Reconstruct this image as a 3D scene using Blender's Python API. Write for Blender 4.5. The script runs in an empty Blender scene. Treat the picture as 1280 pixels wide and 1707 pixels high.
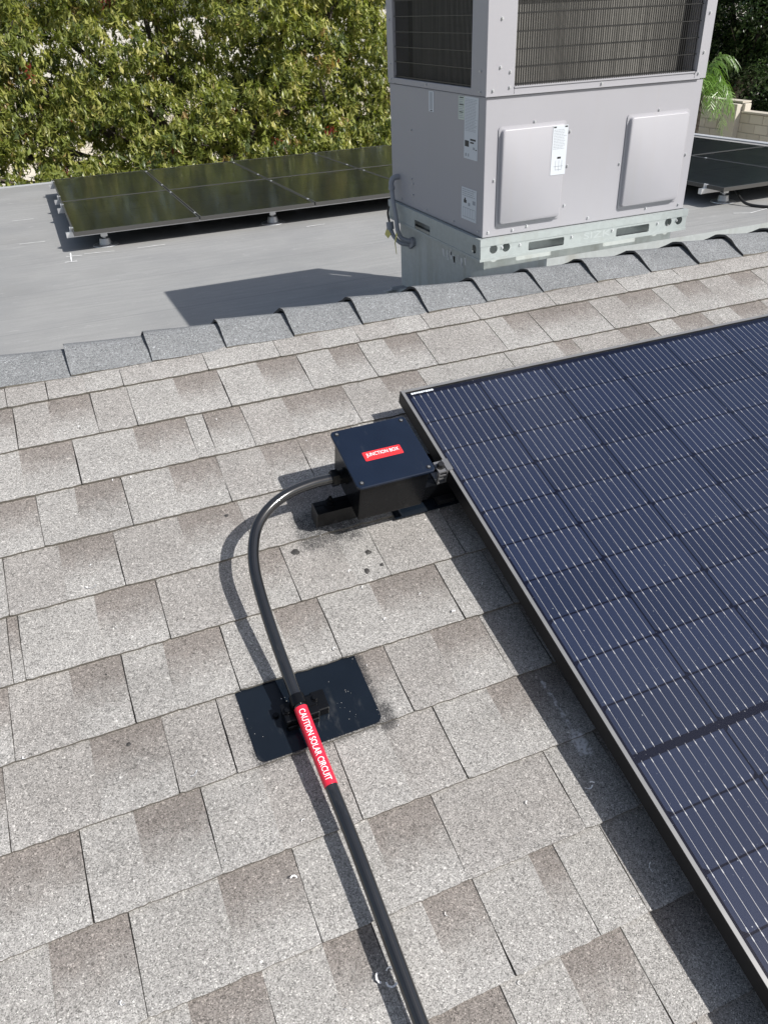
import bpy, bmesh, math, random
import numpy as np
from mathutils import Vector, Matrix

random.seed(7)
rng = np.random.default_rng(11)
scene = bpy.context.scene
COL = scene.collection

# ------------------------------------------------------------------ camera
CAM_LOC = Vector((-0.67132, -1.56642, 0.76146))
F_PX, IMG_H = 1307.506, 1707.0
rv = Vector((0.5576, -0.1504, 0.3778))
RW = Matrix.Rotation(rv.length, 3, rv.normalized())
Bm = Matrix(((1, 0, 0), (0, 0, -1), (0, 1, 0)))
RC = Bm @ RW                                   # rows: right, down, forward
cd = bpy.data.cameras.new("camera")
cam = bpy.data.objects.new("camera", cd)
COL.objects.link(cam)
right, down, fwd = RC[0], RC[1], RC[2]
cam.matrix_world = Matrix(((right[0], -down[0], -fwd[0], CAM_LOC[0]),
                           (right[1], -down[1], -fwd[1], CAM_LOC[1]),
                           (right[2], -down[2], -fwd[2], CAM_LOC[2]),
                           (0, 0, 0, 1)))
cd.sensor_fit = 'VERTICAL'
cd.sensor_height = 36.0
cd.sensor_width = 27.0
cd.lens = F_PX / IMG_H * 36.0
cd.clip_start = 0.02
cd.clip_end = 3000.0
scene.camera = cam

# ------------------------------------------------------------------ world, sun, exposure
SUN_AZ, SUN_EL = math.radians(141.53), math.radians(43.15)     # azimuth from +Y towards +X
SUN = Vector((math.sin(SUN_AZ) * math.cos(SUN_EL), math.cos(SUN_AZ) * math.cos(SUN_EL), math.sin(SUN_EL)))
world = bpy.data.worlds.new("World")
scene.world = world
world.use_nodes = True
wn = world.node_tree
wn.nodes.clear()
sky = wn.nodes.new("ShaderNodeTexSky")
sky.sky_type = 'NISHITA'
sky.sun_disc = False
sky.sun_elevation = SUN_EL
sky.sun_rotation = SUN_AZ
sky.air_density = 1.0
sky.dust_density = 2.0
sky.ozone_density = 1.0
bg = wn.nodes.new("ShaderNodeBackground")
bg.inputs["Strength"].default_value = 0.086
wo = wn.nodes.new("ShaderNodeOutputWorld")
# thin high cloud all over the sky
tc = wn.nodes.new("ShaderNodeTexCoord")
mp = wn.nodes.new("ShaderNodeMapping"); mp.inputs["Scale"].default_value = (1.0, 1.0, 2.6)
cn_ = wn.nodes.new("ShaderNodeTexNoise"); cn_.inputs["Scale"].default_value = 2.3; cn_.inputs["Detail"].default_value = 6.0; cn_.inputs["Roughness"].default_value = 0.55
cr_ = wn.nodes.new("ShaderNodeMapRange"); cr_.interpolation_type = 'SMOOTHSTEP'
cr_.inputs[1].default_value = 0.45; cr_.inputs[2].default_value = 0.75; cr_.inputs[4].default_value = 0.55
cm0 = wn.nodes.new("ShaderNodeMix"); cm0.data_type = 'RGBA'; cm0.inputs[7].default_value = (9.5, 9.8, 10.4, 1)
wn.links.new(tc.outputs["Generated"], mp.inputs[0]); wn.links.new(mp.outputs[0], cn_.inputs["Vector"])
wn.links.new(cn_.outputs["Fac"], cr_.inputs[0]); wn.links.new(cr_.outputs[0], cm0.inputs[0])
wn.links.new(sky.outputs[0], cm0.inputs[6]); wn.links.new(cm0.outputs[2], bg.inputs[0])
wn.links.new(bg.outputs[0], wo.inputs[0])

sd = bpy.data.lights.new("sun", 'SUN')
sd.energy = 4.7
sd.angle = math.radians(0.53)
sd.color = (1.0, 0.972, 0.935)
sun = bpy.data.objects.new("sun", sd)
COL.objects.link(sun)
sun.location = SUN * 40
sun.rotation_euler = SUN.to_track_quat('Z', 'Y').to_euler()

scene.view_settings.view_transform = 'Standard'
scene.view_settings.look = 'None'
scene.view_settings.gamma = 1.0
scene.view_settings.use_curve_mapping = False
scene.view_settings.exposure = 0.34

# ------------------------------------------------------------------ helpers: objects
def obj(name, me, parent=None, loc=None, mat=None):
    o = bpy.data.objects.new(name, me)
    COL.objects.link(o)
    if mat is not None and me is not None:
        me.materials.append(mat)
    if parent is not None:
        o.parent = parent
    if loc is not None:
        o.location = loc
    return o

def thing(name, label, cat, group=None, matrix=None, loc=None):
    o = bpy.data.objects.new(name, None)
    COL.objects.link(o)
    o.empty_display_size = 0.1
    if matrix is not None:
        o.matrix_world = matrix
    if loc is not None:
        o.location = loc
    tag(o, label, cat, group)
    return o

def tag(o, label, cat, group=None):
    o["label"] = label
    o["category"] = cat
    if group:
        o["group"] = group
    return o

class MB:
    """collects verts / faces, builds one mesh"""
    def __init__(s):
        s.v, s.f, s.m = [], [], []
    def add(s, vs, fs, mi=0):
        b = len(s.v)
        s.v += [tuple(p) for p in vs]
        s.f += [tuple(i + b for i in q) for q in fs]
        s.m += [mi] * len(fs)
        return s
    def box(s, a, b, mi=0):
        x0, y0, z0 = a
        x1, y1, z1 = b
        if x0 > x1: x0, x1 = x1, x0
        if y0 > y1: y0, y1 = y1, y0
        if z0 > z1: z0, z1 = z1, z0
        return s.add([(x0, y0, z0), (x1, y0, z0), (x1, y1, z0), (x0, y1, z0), (x0, y0, z1), (x1, y0, z1), (x1, y1, z1), (x0, y1, z1)],
                     [(3, 2, 1, 0), (4, 5, 6, 7), (0, 1, 5, 4), (1, 2, 6, 5), (2, 3, 7, 6), (3, 0, 4, 7)], mi)
    def tube(s, pts, rad, n=10, mi=0, caps=True):
        pts = [Vector(p) for p in pts]
        rads = rad if isinstance(rad, (list, tuple)) else [rad] * len(pts)
        t0 = (pts[1] - pts[0]).normalized()
        ref = Vector((0, 0, 1)) if abs(t0.z) < 0.9 else Vector((1, 0, 0))
        nx = t0.cross(ref).normalized()
        vs, fs = [], []
        for i, p in enumerate(pts):
            a = pts[max(i - 1, 0)]
            b = pts[min(i + 1, len(pts) - 1)]
            t = (b - a).normalized()
            nx = (nx - t * nx.dot(t)).normalized()
            ny = t.cross(nx)
            for k in range(n):
                an = 2 * math.pi * k / n
                vs.append(p + (nx * math.cos(an) + ny * math.sin(an)) * rads[i])
        for i in range(len(pts) - 1):
            for k in range(n):
                k2 = (k + 1) % n
                fs.append((i * n + k, i * n + k2, (i + 1) * n + k2, (i + 1) * n + k))
        if caps:
            fs.append(tuple(range(n - 1, -1, -1)))
            fs.append(tuple(range((len(pts) - 1) * n, len(pts) * n)))
        return s.add(vs, fs, mi)
    def mesh(s, name, mats=(), smooth=False, angle=None):
        me = bpy.data.meshes.new(name)
        me.from_pydata(s.v, [], s.f)
        for m in mats:
            me.materials.append(m)
        me.polygons.foreach_set("material_index", s.m)
        if smooth:
            me.polygons.foreach_set("use_smooth", [True] * len(me.polygons))
            if angle is not None:
                me.set_sharp_from_angle(angle=angle)
        me.update()
        return me

def part(name, mb, mat, parent, loc=None, smooth=False, angle=0.6, bevel=0.0, seg=2, label=None):
    me = mb.mesh(name, [mat] if not isinstance(mat, (list, tuple)) else mat, smooth, angle)
    if bevel > 0:
        bev(me, bevel, seg)
    o = obj(name, me, parent, loc)
    if label:
        o["label"] = label
    return o

def bev(me, w, seg=2):
    bm = bmesh.new()
    bm.from_mesh(me)
    bmesh.ops.remove_doubles(bm, verts=bm.verts, dist=1e-6)
    es = [e for e in bm.edges if len(e.link_faces) == 2 and e.calc_face_angle(0) > 0.5]
    bmesh.ops.bevel(bm, geom=es, offset=w, segments=seg, profile=0.6, affect='EDGES', clamp_overlap=True)
    bm.to_mesh(me)
    bm.free()

def rrect(w, h, r, n=5, cx=0.0, cy=0.0):
    out = []
    for (sx, sy, a0) in ((1, 1, 0), (-1, 1, 90), (-1, -1, 180), (1, -1, 270)):
        for k in range(n + 1):
            a = math.radians(a0 + 90 * k / n)
            out.append((cx + sx * (w / 2 - r) + r * math.cos(a), cy + sy * (h / 2 - r) + r * math.sin(a)))
    return out

def circle(cx, cy, r, n=20):
    return [(cx + r * math.cos(2 * math.pi * k / n), cy + r * math.sin(2 * math.pi * k / n)) for k in range(n)]

def sheet(name, loops, thick):
    """flat sheet in local XY with real holes, thickness in Z (centred on z=0)"""
    cu = bpy.data.curves.new(name, 'CURVE')
    cu.dimensions = '2D'
    cu.fill_mode = 'BOTH'
    cu.extrude = thick / 2
    for L in loops:
        sp = cu.splines.new('POLY')
        sp.points.add(len(L) - 1)
        for p, (x, y) in zip(sp.points, L):
            p.co = (x, y, 0, 1)
        sp.use_cyclic_u = True
    o = bpy.data.objects.new(name, cu)
    COL.objects.link(o)
    bpy.context.view_layer.update()
    me = bpy.data.meshes.new_from_object(o.evaluated_get(bpy.context.evaluated_depsgraph_get()))
    bpy.data.objects.remove(o)
    bpy.data.curves.remove(cu)
    return me

def text_mesh(txt, size, extrude=0.0, xscale=1.0):
    """lettering centred on the origin in local XY"""
    cu = bpy.data.curves.new("lettering", 'FONT')
    cu.body = txt
    cu.size = size
    cu.align_x = 'CENTER'
    cu.align_y = 'CENTER'
    cu.extrude = extrude
    cu.offset = size * 0.006
    cu.resolution_u = 4
    o = bpy.data.objects.new("lettering", cu)
    COL.objects.link(o)
    bpy.context.view_layer.update()
    me = bpy.data.meshes.new_from_object(o.evaluated_get(bpy.context.evaluated_depsgraph_get()))
    bpy.data.objects.remove(o)
    bpy.data.curves.remove(cu)
    xs = [v.co.x for v in me.vertices]
    ys = [v.co.y for v in me.vertices]
    cx, cy = (min(xs) + max(xs)) / 2, (min(ys) + max(ys)) / 2
    for v in me.vertices:
        v.co.x = (v.co.x - cx) * xscale
        v.co.y -= cy
    return me, (max(xs) - min(xs)) * xscale

def catmull(pts, n=6):
    P = [Vector(p) for p in pts]
    P = [P[0] * 2 - P[1]] + P + [P[-1] * 2 - P[-2]]
    out = []
    for i in range(1, len(P) - 2):
        for k in range(n):
            t = k / n
            a, b, c, d = P[i - 1], P[i], P[i + 1], P[i + 2]
            out.append(0.5 * ((2 * b) + (c - a) * t + (2 * a - 5 * b + 4 * c - d) * t * t + (3 * b - a - 3 * c + d) * t ** 3))
    out.append(P[-2])
    return out

# ------------------------------------------------------------------ helpers: materials
class NT:
    def __init__(s, name):
        s.mat = bpy.data.materials.new(name)
        s.mat.use_nodes = True
        s.t = s.mat.node_tree
        s.b = s.t.nodes["Principled BSDF"]
    def n(s, typ, **kw):
        nd = s.t.nodes.new(typ)
        for k, v in kw.items():
            setattr(nd, k, v)
        return nd
    def L(s, a, b):
        s.t.links.new(a, b)
    def set(s, inp, v):
        if hasattr(v, "is_output"):
            s.L(v, inp)
        else:
            inp.default_value = v
    def math(s, op, a, b=0.0, c=0.0, clamp=False):
        nd = s.n("ShaderNodeMath", operation=op, use_clamp=clamp)
        s.set(nd.inputs[0], a); s.set(nd.inputs[1], b)
        if len(nd.inputs) > 2: s.set(nd.inputs[2], c)
        return nd.outputs[0]
    def vmath(s, op, a, b=(0, 0, 0)):
        nd = s.n("ShaderNodeVectorMath", operation=op)
        s.set(nd.inputs[0], a); s.set(nd.inputs[1], b)
        return nd.outputs["Value"] if op in ('DOT_PRODUCT', 'LENGTH', 'DISTANCE') else nd.outputs[0]
    def mix(s, f, a, b, typ='MIX'):
        nd = s.n("ShaderNodeMix", data_type='RGBA', blend_type=typ)
        s.set(nd.inputs[0], f)
        for i, v in ((6, a), (7, b)):
            if isinstance(v, tuple) and len(v) == 3: v = (*v, 1)
            s.set(nd.inputs[i], v)
        return nd.outputs[2]
    def ramp(s, f, stops, interp='LINEAR'):
        nd = s.n("ShaderNodeValToRGB")
        nd.color_ramp.interpolation = interp
        els = nd.color_ramp.elements
        while len(els) > 1: els.remove(els[-1])
        for i, (p, c) in enumerate(stops):
            e = els[0] if i == 0 else els.new(p)
            e.position = p
            e.color = (c, c, c, 1) if not isinstance(c, tuple) else (*c, 1)
        s.set(nd.inputs[0], f)
        return nd.outputs[0]
    def smooth(s, x, a, b):
        nd = s.n("ShaderNodeMapRange", interpolation_type='SMOOTHSTEP')
        s.set(nd.inputs[0], x)
        nd.inputs[1].default_value = a
        nd.inputs[2].default_value = b
        return nd.outputs[0]
    def noise(s, vec, scale, detail=3, rough=0.5):
        nd = s.n("ShaderNodeTexNoise")
        s.L(vec, nd.inputs["Vector"])
        nd.inputs["Scale"].default_value = scale
        nd.inputs["Detail"].default_value = detail
        nd.inputs["Roughness"].default_value = rough
        return nd.outputs["Fac"]
    def voro(s, vec, scale, feature='F1'):
        nd = s.n("ShaderNodeTexVoronoi", feature=feature)
        s.L(vec, nd.inputs["Vector"])
        nd.inputs["Scale"].default_value = scale
        return nd
    def pos(s): return s.n("ShaderNodeNewGeometry").outputs["Position"]
    def oc(s): return s.n("ShaderNodeTexCoord").outputs["Object"]
    def scaled(s, vec, sc):
        return s.vmath('MULTIPLY', vec, sc)
    def bump(s, h, strength, dist):
        nd = s.n("ShaderNodeBump")
        nd.inputs["Strength"].default_value = strength
        nd.inputs["Distance"].default_value = dist
        s.L(h, nd.inputs["Height"])
        s.L(nd.outputs[0], s.b.inputs["Normal"])
    def attr(s, name, typ='GEOMETRY'):
        return s.n("ShaderNodeAttribute", attribute_name=name, attribute_type=typ)
    def P(s, **kw):
        for k, v in kw.items():
            k = {"base": "Base Color", "rough": "Roughness", "metal": "Metallic", "spec": "Specular IOR Level", "coat": "Coat Weight", "coatr": "Coat Roughness"}.get(k, k)
            if isinstance(v, tuple) and len(v) == 3: v = (*v, 1)
            s.set(s.b.inputs[k], v)
        return s

# roof frame (pitched side towards the camera): X along ridge, Y up the slope, Z normal
TH = math.radians(18.417)
OFF = 0.1005
NR = Vector((0, -math.sin(TH), math.cos(TH)))
DV = Vector((0, -math.cos(TH), -math.sin(TH)))
M_ROOF = Matrix(((1, 0, 0, 0), (0, math.cos(TH), -math.sin(TH), 0), (0, math.sin(TH), math.cos(TH), 0), (0, 0, 0, 1)))
M_ROOF.translation = -OFF * NR
def RF(u, v, h=0.0):
    return M_ROOF @ Matrix.Translation((u, -v, h))
def RP(u, v, h=0.0):
    return M_ROOF @ Vector((u, -v, h))

# ------------------------------------------------------------------ materials
def mat_shingle(name, cap=False):
    m = NT(name)
    p = m.pos()
    vv = m.attr("vv").outputs["Fac"]
    tone = m.attr("tone").outputs["Fac"]
    nbig = m.noise(p, 9.0, 3)
    nmid = m.noise(p, 45.0, 3)
    if cap:
        col = m.mix(nbig, (0.185, 0.192, 0.196), (0.235, 0.242, 0.246))
    else:
        lt = m.mix(nbig, (0.300, 0.289, 0.272), (0.350, 0.339, 0.321))
        md = m.mix(nbig, (0.262, 0.246, 0.229), (0.303, 0.286, 0.268))
        base = m.mix(m.smooth(tone, 0.25, 0.9), md, lt)
        # blended dark granule band along the head of the dark tabs
        g = m.math('ADD', vv, m.math('MULTIPLY', m.math('SUBTRACT', nmid, 0.5), 0.45))
        band = m.math('SUBTRACT', 1.0, m.smooth(g, 0.10, 0.80))
        isd = m.math('LESS_THAN', tone, 0.2)
        dark = m.mix(nbig, (0.194, 0.174, 0.158), (0.234, 0.212, 0.194))
        wash = m.mix(m.math('MULTIPLY', band, isd), m.mix(isd, base, lt), dark)
        # lighter, weathered foot on every tab
        foot = m.math('MULTIPLY', m.smooth(g, 0.5, 1.05), 0.26)
        col = m.mix(foot, wash, (0.41, 0.402, 0.388))
    wear = m.math('ADD', m.math('MULTIPLY', m.noise(p, 2.3, 4), 0.6), m.math('MULTIPLY', m.noise(m.vmath('ADD', p, (5.0, 2.0, 1.0)), 14.0, 4, 0.6), 0.4))
    col = m.mix(1.0, col, m.ramp(wear, [(0.30, 0.86), (0.5, 1.0), (0.70, 1.12)]), 'MULTIPLY')
    v1 = m.voro(p, 700.0)
    sp = m.n("ShaderNodeSeparateColor"); m.L(v1.outputs["Color"], sp.inputs[0])
    g1 = m.ramp(sp.outputs[0], [(0.0, 0.36), (0.2, 0.72), (0.55, 1.0), (0.85, 1.2), (0.965, 1.45), (1.0, 2.1)])
    v2 = m.voro(m.vmath('ADD', p, (3.1, 1.7, 0.4)), 260.0)
    sp2 = m.n("ShaderNodeSeparateColor"); m.L(v2.outputs["Color"], sp2.inputs[0])
    g2 = m.ramp(sp2.outputs[1], [(0.0, 0.66), (0.10, 0.91), (0.3, 0.97), (0.85, 1.03), (0.965, 1.08), (1.0, 1.45)])
    col = m.mix(1.0, col, g1, 'MULTIPLY')
    col = m.mix(1.0, col, g2, 'MULTIPLY')
    if not cap:
        # black overspray left round the flashing and the junction box
        u = m.vmath('DOT_PRODUCT', p, (1, 0, 0))
        v = m.vmath('DOT_PRODUCT', p, tuple(DV))
        def rectmask(cu, cv, hu, hv, fall):
            du = m.math('MAXIMUM', m.math('SUBTRACT', m.math('ABSOLUTE', m.math('SUBTRACT', u, cu)), hu), 0.0)
            dvv = m.math('MAXIMUM', m.math('SUBTRACT', m.math('ABSOLUTE', m.math('SUBTRACT', v, cv)), hv), 0.0)
            d = m.math('SQRT', m.math('ADD', m.math('MULTIPLY', du, du), m.math('MULTIPLY', dvv, dvv)))
            return m.math('SUBTRACT', 1.0, m.smooth(d, 0.0, fall))
        k1 = m.math('MULTIPLY', rectmask(-0.440, 0.645, 0.112, 0.066, 0.026), 0.85)
        k2 = m.math('MULTIPLY', rectmask(-0.27, 0.258, 0.05, 0.03, 0.05), 0.8)
        k3 = m.math('MULTIPLY', rectmask(-0.268, 0.318, 0.002, 0.002, 0.07), 0.55)
        k4 = rectmask(-0.322, 0.705, 0.002, 0.012, 0.035)
        k = m.math('MAXIMUM', m.math('MAXIMUM', k1, k2), m.math('MAXIMUM', k3, k4))
        nz = m.math('ADD', m.math('MULTIPLY', m.noise(p, 60, 4), 0.9), m.math('MULTIPLY', sp.outputs[2], 0.75))
        kk = m.smooth(m.math('MULTIPLY', k, nz), 0.18, 0.85)
        col = m.mix(m.math('MULTIPLY', kk, 0.86), col, (0.03, 0.03, 0.032))
        # chalky white scuff
        sc = m.math('MAXIMUM', rectmask(-0.009, 0.876, 0.003, 0.012, 0.03), m.math('MULTIPLY', rectmask(-0.012, 0.80, 0.001, 0.06, 0.012), 0.7))
        scn = m.smooth(m.math('MULTIPLY', sc, m.noise(p, 160, 4)), 0.28, 0.52)
        col = m.mix(m.math('MULTIPLY', scn, 0.8), col, (0.72, 0.72, 0.74))
    m.P(base=col, rough=0.93, spec=0.25)
    hgt = m.math('ADD', sp.outputs[0], m.math('MULTIPLY', v1.outputs["Distance"], -0.6))
    m.bump(hgt, 0.75, 0.0011)
    return m.mat

def mat_plain(name, col, rough=0.5, metal=0.0, spec=0.5, var=0.0, scale=8.0, coat=0.0, bump=0.0, bscale=200.0):
    m = NT(name)
    o = m.oc()
    if var > 0:
        f = m.noise(o, scale, 4)
        c = m.mix(f, tuple(x * (1 - var) for x in col), tuple(min(1, x * (1 + var)) for x in col))
        m.P(base=c)
        m.P(rough=m.math('ADD', rough - 0.06, m.math('MULTIPLY', f, 0.12)))
    else:
        m.P(base=col, rough=rough)
    m.P(metal=metal, spec=spec, coat=coat, coatr=0.15)
    if bump > 0:
        m.bump(m.noise(o, bscale, 3), bump, 0.001)
    return m.mat

def mat_flat_roof():
    m = NT("roll_roofing")
    p = m.pos()
    st = m.noise(m.scaled(p, (0.9, 9.0, 1.0)), 2.6, 6, 0.62)
    st2 = m.noise(m.scaled(p, (1.2, 26.0, 1.0)), 3.0, 4, 0.6)
    blot = m.noise(p, 1.3, 4)
    c = m.mix(m.smooth(st, 0.25, 0.78), (0.258, 0.259, 0.253), (0.304, 0.303, 0.294))
    c = m.mix(m.math('MULTIPLY', m.smooth(st2, 0.42, 0.75), 0.2), c, (0.375, 0.37, 0.358))
    c = m.mix(m.math('MULTIPLY', m.smooth(blot, 0.42, 0.7), 0.55), c, (0.225, 0.227, 0.226))
    dirt = m.noise(m.vmath('ADD', p, (4.0, 9.0, 0.0)), 0.55, 6, 0.62)
    c = m.mix(m.math('MULTIPLY', m.smooth(dirt, 0.48, 0.66), 0.45), c, (0.215, 0.213, 0.203))
    foot = m.noise(m.scaled(p, (3.0, 6.0, 1.0)), 2.2, 5, 0.7)
    c = m.mix(m.math('MULTIPLY', m.smooth(foot, 0.58, 0.72), 0.4), c, (0.40, 0.395, 0.385))
    fine = m.noise(p, 420.0, 2)
    c = m.mix(1.0, c, m.ramp(fine, [(0.25, 0.78), (0.75, 1.2)]), 'MULTIPLY')
    # narrow worn light streaks and flecks
    fl = m.voro(m.scaled(p, (1, 1, 1)), 26.0)
    c = m.mix(m.math('LESS_THAN', fl.outputs["Distance"], 0.032), c, (0.62, 0.62, 0.60))
    # lap joints of the rolls
    y = m.vmath('DOT_PRODUCT', p, (0, 1, 0))
    lap = m.math('PINGPONG', m.math('ADD', y, m.math('MULTIPLY', m.noise(p, 1.5, 2), 0.02)), 0.5)
    c = m.mix(m.math('MULTIPLY', m.math('LESS_THAN', lap, 0.006), 0.35), c, (0.14, 0.145, 0.15))
    m.P(base=c, rough=0.85, spec=0.3)
    m.bump(m.math('ADD', fine, m.math('MULTIPLY', st2, 0.6)), 0.35, 0.002)
    return m.mat

def mat_galv(name="galvanized_steel", base=(0.375, 0.41, 0.405), metal=0.25, grime=0.22):
    m = NT(name)
    o = m.oc()
    v = m.voro(o, 55.0)
    sp = m.n("ShaderNodeSeparateColor"); m.L(v.outputs["Color"], sp.inputs[0])
    c = m.mix(m.math('MULTIPLY', sp.outputs[0], 0.5), base, tuple(x * 0.82 for x in base))
    st = m.noise(m.scaled(o, (6, 6, 0.7)), 2.0, 5, 0.6)
    c = m.mix(m.math('MULTIPLY', m.smooth(st, 0.45, 0.78), grime), c, (0.33, 0.33, 0.29))
    c = m.mix(m.math('MULTIPLY', m.smooth(m.noise(m.scaled(o, (5, 5, 0.8)), 3.1, 3), 0.62, 0.8), grime * 0.45), c, (0.38, 0.30, 0.16))
    m.P(base=c, metal=metal, rough=m.math('ADD', 0.38, m.math('MULTIPLY', st, 0.25)))
    m.bump(m.noise(o, 14.0, 2), 0.10, 0.004)
    return m.mat

def mat_cabinet():
    m = NT("cabinet_paint")
    o = m.oc()
    n1 = m.noise(o, 3.0, 4)
    c = m.mix(n1, (0.322, 0.318, 0.338), (0.356, 0.352, 0.372))
    st = m.noise(m.scaled(o, (9, 9, 0.6)), 2.2, 5, 0.6)
    c = m.mix(m.math('MULTIPLY', m.smooth(st, 0.52, 0.8), 0.28), c, (0.33, 0.315, 0.30))
    m.P(base=c, rough=m.math('ADD', 0.36, m.math('MULTIPLY', n1, 0.2)), spec=0.45)
    m.bump(m.noise(o, 5.0, 2), 0.08, 0.006)
    return m.mat

def mat_leaf(name, trans=0.35):
    m = NT(name)
    a = m.attr("leaf").outputs["Color"]
    m.P(base=a, rough=0.36, spec=0.6)
    tr = m.n("ShaderNodeBsdfTranslucent")
    m.L(m.mix(1.0, a, (1.25, 1.35, 0.55), 'MULTIPLY'), tr.inputs[0])
    mx = m.n("ShaderNodeMixShader")
    mx.inputs[0].default_value = trans
    m.L(m.b.outputs[0], mx.inputs[1])
    m.L(tr.outputs[0], mx.inputs[2])
    m.L(mx.outputs[0], m.t.nodes["Material Output"].inputs[0])
    return m.mat

def mat_bark():
    m = NT("bark")
    o = m.oc()
    n1 = m.noise(m.scaled(o, (7, 7, 1.5)), 3.0, 6, 0.65)
    m.P(base=m.mix(n1, (0.030, 0.025, 0.021), (0.10, 0.082, 0.067)), rough=0.9)
    m.bump(n1, 0.8, 0.03)
    return m.mat

def mat_glass(name, rough, dust, ior):
    """solar cover glass: clear pane with a real mirror coat and dust on it"""
    m = NT(name)
    p = m.pos()
    tr = m.n("ShaderNodeBsdfTransparent")
    gl = m.n("ShaderNodeBsdfGlossy")
    gl.inputs["Roughness"].default_value = rough
    gl.inputs["Color"].default_value = (1, 1, 1, 1)
    fr = m.n("ShaderNodeFresnel")
    fr.inputs["IOR"].default_value = ior
    mx = m.n("ShaderNodeMixShader")
    m.L(fr.outputs[0], mx.inputs[0]); m.L(tr.outputs[0], mx.inputs[1]); m.L(gl.outputs[0], mx.inputs[2])
    df = m.n("ShaderNodeBsdfDiffuse")
    df.inputs["Color"].default_value = (0.50, 0.52, 0.56, 1)
    n1 = m.noise(p, 3.5, 5, 0.6)
    v1 = m.voro(p, 42.0)
    v2 = m.voro(m.vmath('ADD', p, (0.37, 0.11, 0)), 110.0)
    spk = m.math('MAXIMUM', m.math('LESS_THAN', v1.outputs["Distance"], 0.045), m.math('LESS_THAN', v2.outputs["Distance"], 0.05))
    wgt = m.math('ADD', m.math('MULTIPLY', m.smooth(n1, 0.35, 0.8), dust), dust * 0.6)
    wgt = m.math('MAXIMUM', wgt, m.math('MULTIPLY', spk, 0.45 if dust < 0.005 else 0.06))
    m2 = m.n("ShaderNodeMixShader")
    m.L(wgt, m2.inputs[0]); m.L(mx.outputs[0], m2.inputs[1]); m.L(df.outputs[0], m2.inputs[2])
    m.L(m2.outputs[0], m.t.nodes["Material Output"].inputs[0])
    m.t.nodes.remove(m.b)
    return m.mat

def mat_gloss_black(name, col=(0.012, 0.014, 0.018), rough=0.16, speck=True, spec=0.4):
    m = NT(name)
    p = m.oc()
    n1 = m.noise(p, 14.0, 4)
    c = m.mix(n1, col, tuple(x * 1.7 for x in col))
    scuff = m.smooth(m.noise(m.scaled(p, (1.0, 0.35, 1.0)), 38.0, 5, 0.65), 0.58, 0.78)
    c = m.mix(m.math('MULTIPLY', scuff, 0.09), c, (0.26, 0.26, 0.25))
    if speck:
        v = m.voro(p, 75.0)
        v3 = m.voro(m.vmath('ADD', p, (0.21, 0.4, 0.1)), 190.0)
        gate = m.math('GREATER_THAN', m.noise(p, 22.0, 2), 0.62)
        s1 = m.math('LESS_THAN', v.outputs["Distance"], 0.07)
        s2 = m.math('LESS_THAN', v3.outputs["Distance"], 0.10)
        c = m.mix(m.math('MULTIPLY', m.math('MAXIMUM', s1, s2), gate), c, (0.5, 0.49, 0.46))
    m.P(base=c, rough=m.math('ADD', rough, m.math('MULTIPLY', n1, 0.12)), spec=spec)
    m.bump(m.noise(p, 90.0, 2), 0.05, 0.0006)
    return m.mat

def mat_cell():
    m = NT("silicon_cell")
    o = m.oc()
    n1 = m.n("ShaderNodeObjectInfo").outputs["Random"]
    c = m.mix(n1, (0.0105, 0.0175, 0.0460), (0.0170, 0.0260, 0.0620))
    c = m.mix(m.math('MULTIPLY', m.noise(m.scaled(o, (60, 900, 1)), 1.0, 3), 0.30), c, (0.024, 0.028, 0.043))
    m.P(base=c, rough=0.5, spec=0.06)
    return m.mat

def mat_block(name):
    m = NT(name)
    p = m.pos()
    r = m.n("ShaderNodeObjectInfo").outputs["Random"]
    c = m.mix(r, (0.46, 0.42, 0.355), (0.57, 0.53, 0.455))
    c = m.mix(m.math('MULTIPLY', m.noise(p, 2.2, 5), 0.45), c, (0.40, 0.365, 0.31))
    m.P(base=c, rough=0.92)
    m.bump(m.noise(p, 60.0, 4), 0.5, 0.006)
    return m.mat

def mat_ground():
    m = NT("pale_dry_ground")
    p = m.pos()
    n1 = m.noise(p, 0.25, 5)
    n2 = m.noise(p, 9.0, 5)
    c = m.mix(n1, (0.50, 0.46, 0.38), (0.66, 0.63, 0.56))
    c = m.mix(m.math('MULTIPLY', n2, 0.4), c, (0.40, 0.36, 0.28))
    m.P(base=c, rough=0.95)
    m.bump(n2, 0.5, 0.02)
    return m.mat

SH = mat_shingle("shingle_granules")
CAPM = mat_shingle("ridge_cap_granules", cap=True)
FELT = mat_plain("asphalt_felt", (0.07, 0.066, 0.062), 0.95, var=0.3, scale=60)
SHEDGE = mat_plain("shingle_edge", (0.13, 0.12, 0.102), 0.95, var=0.5, scale=160)
FLAT = mat_flat_roof()
GALV = mat_galv()
CURBM = mat_galv("weathered_galvanized", (0.47, 0.50, 0.49), 0.3, 0.75)
CAB = mat_cabinet()
DRIP = mat_plain("drip_edge_metal", (0.46, 0.47, 0.48), 0.5, 0.2, var=0.1)
STUC = mat_plain("stucco", (0.55, 0.50, 0.43), 0.95, var=0.12, scale=3, bump=0.5)
BARK = mat_bark()
LEAF = mat_leaf("leaf_green", 0.38)
LEAFD = mat_leaf("leaf_dark", 0.12)
PALML = mat_leaf("palm_leaflet", 0.3)
GLASS = mat_glass("solar_glass", 0.085, 0.0030, 1.52)
GLASSF = mat_glass("solar_glass_far", 0.13, 0.012, 1.42)
CELL = mat_cell()
CELLF = mat_plain("silicon_sheet", (0.012, 0.013, 0.015), 0.5, var=0.1)
BACK = mat_plain("black_backsheet", (0.0010, 0.0016, 0.011), 0.6, 0.0, 0.03)
WIRE = mat_plain("tinned_busbar", (0.50, 0.51, 0.53), 0.4, 0.1)
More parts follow.
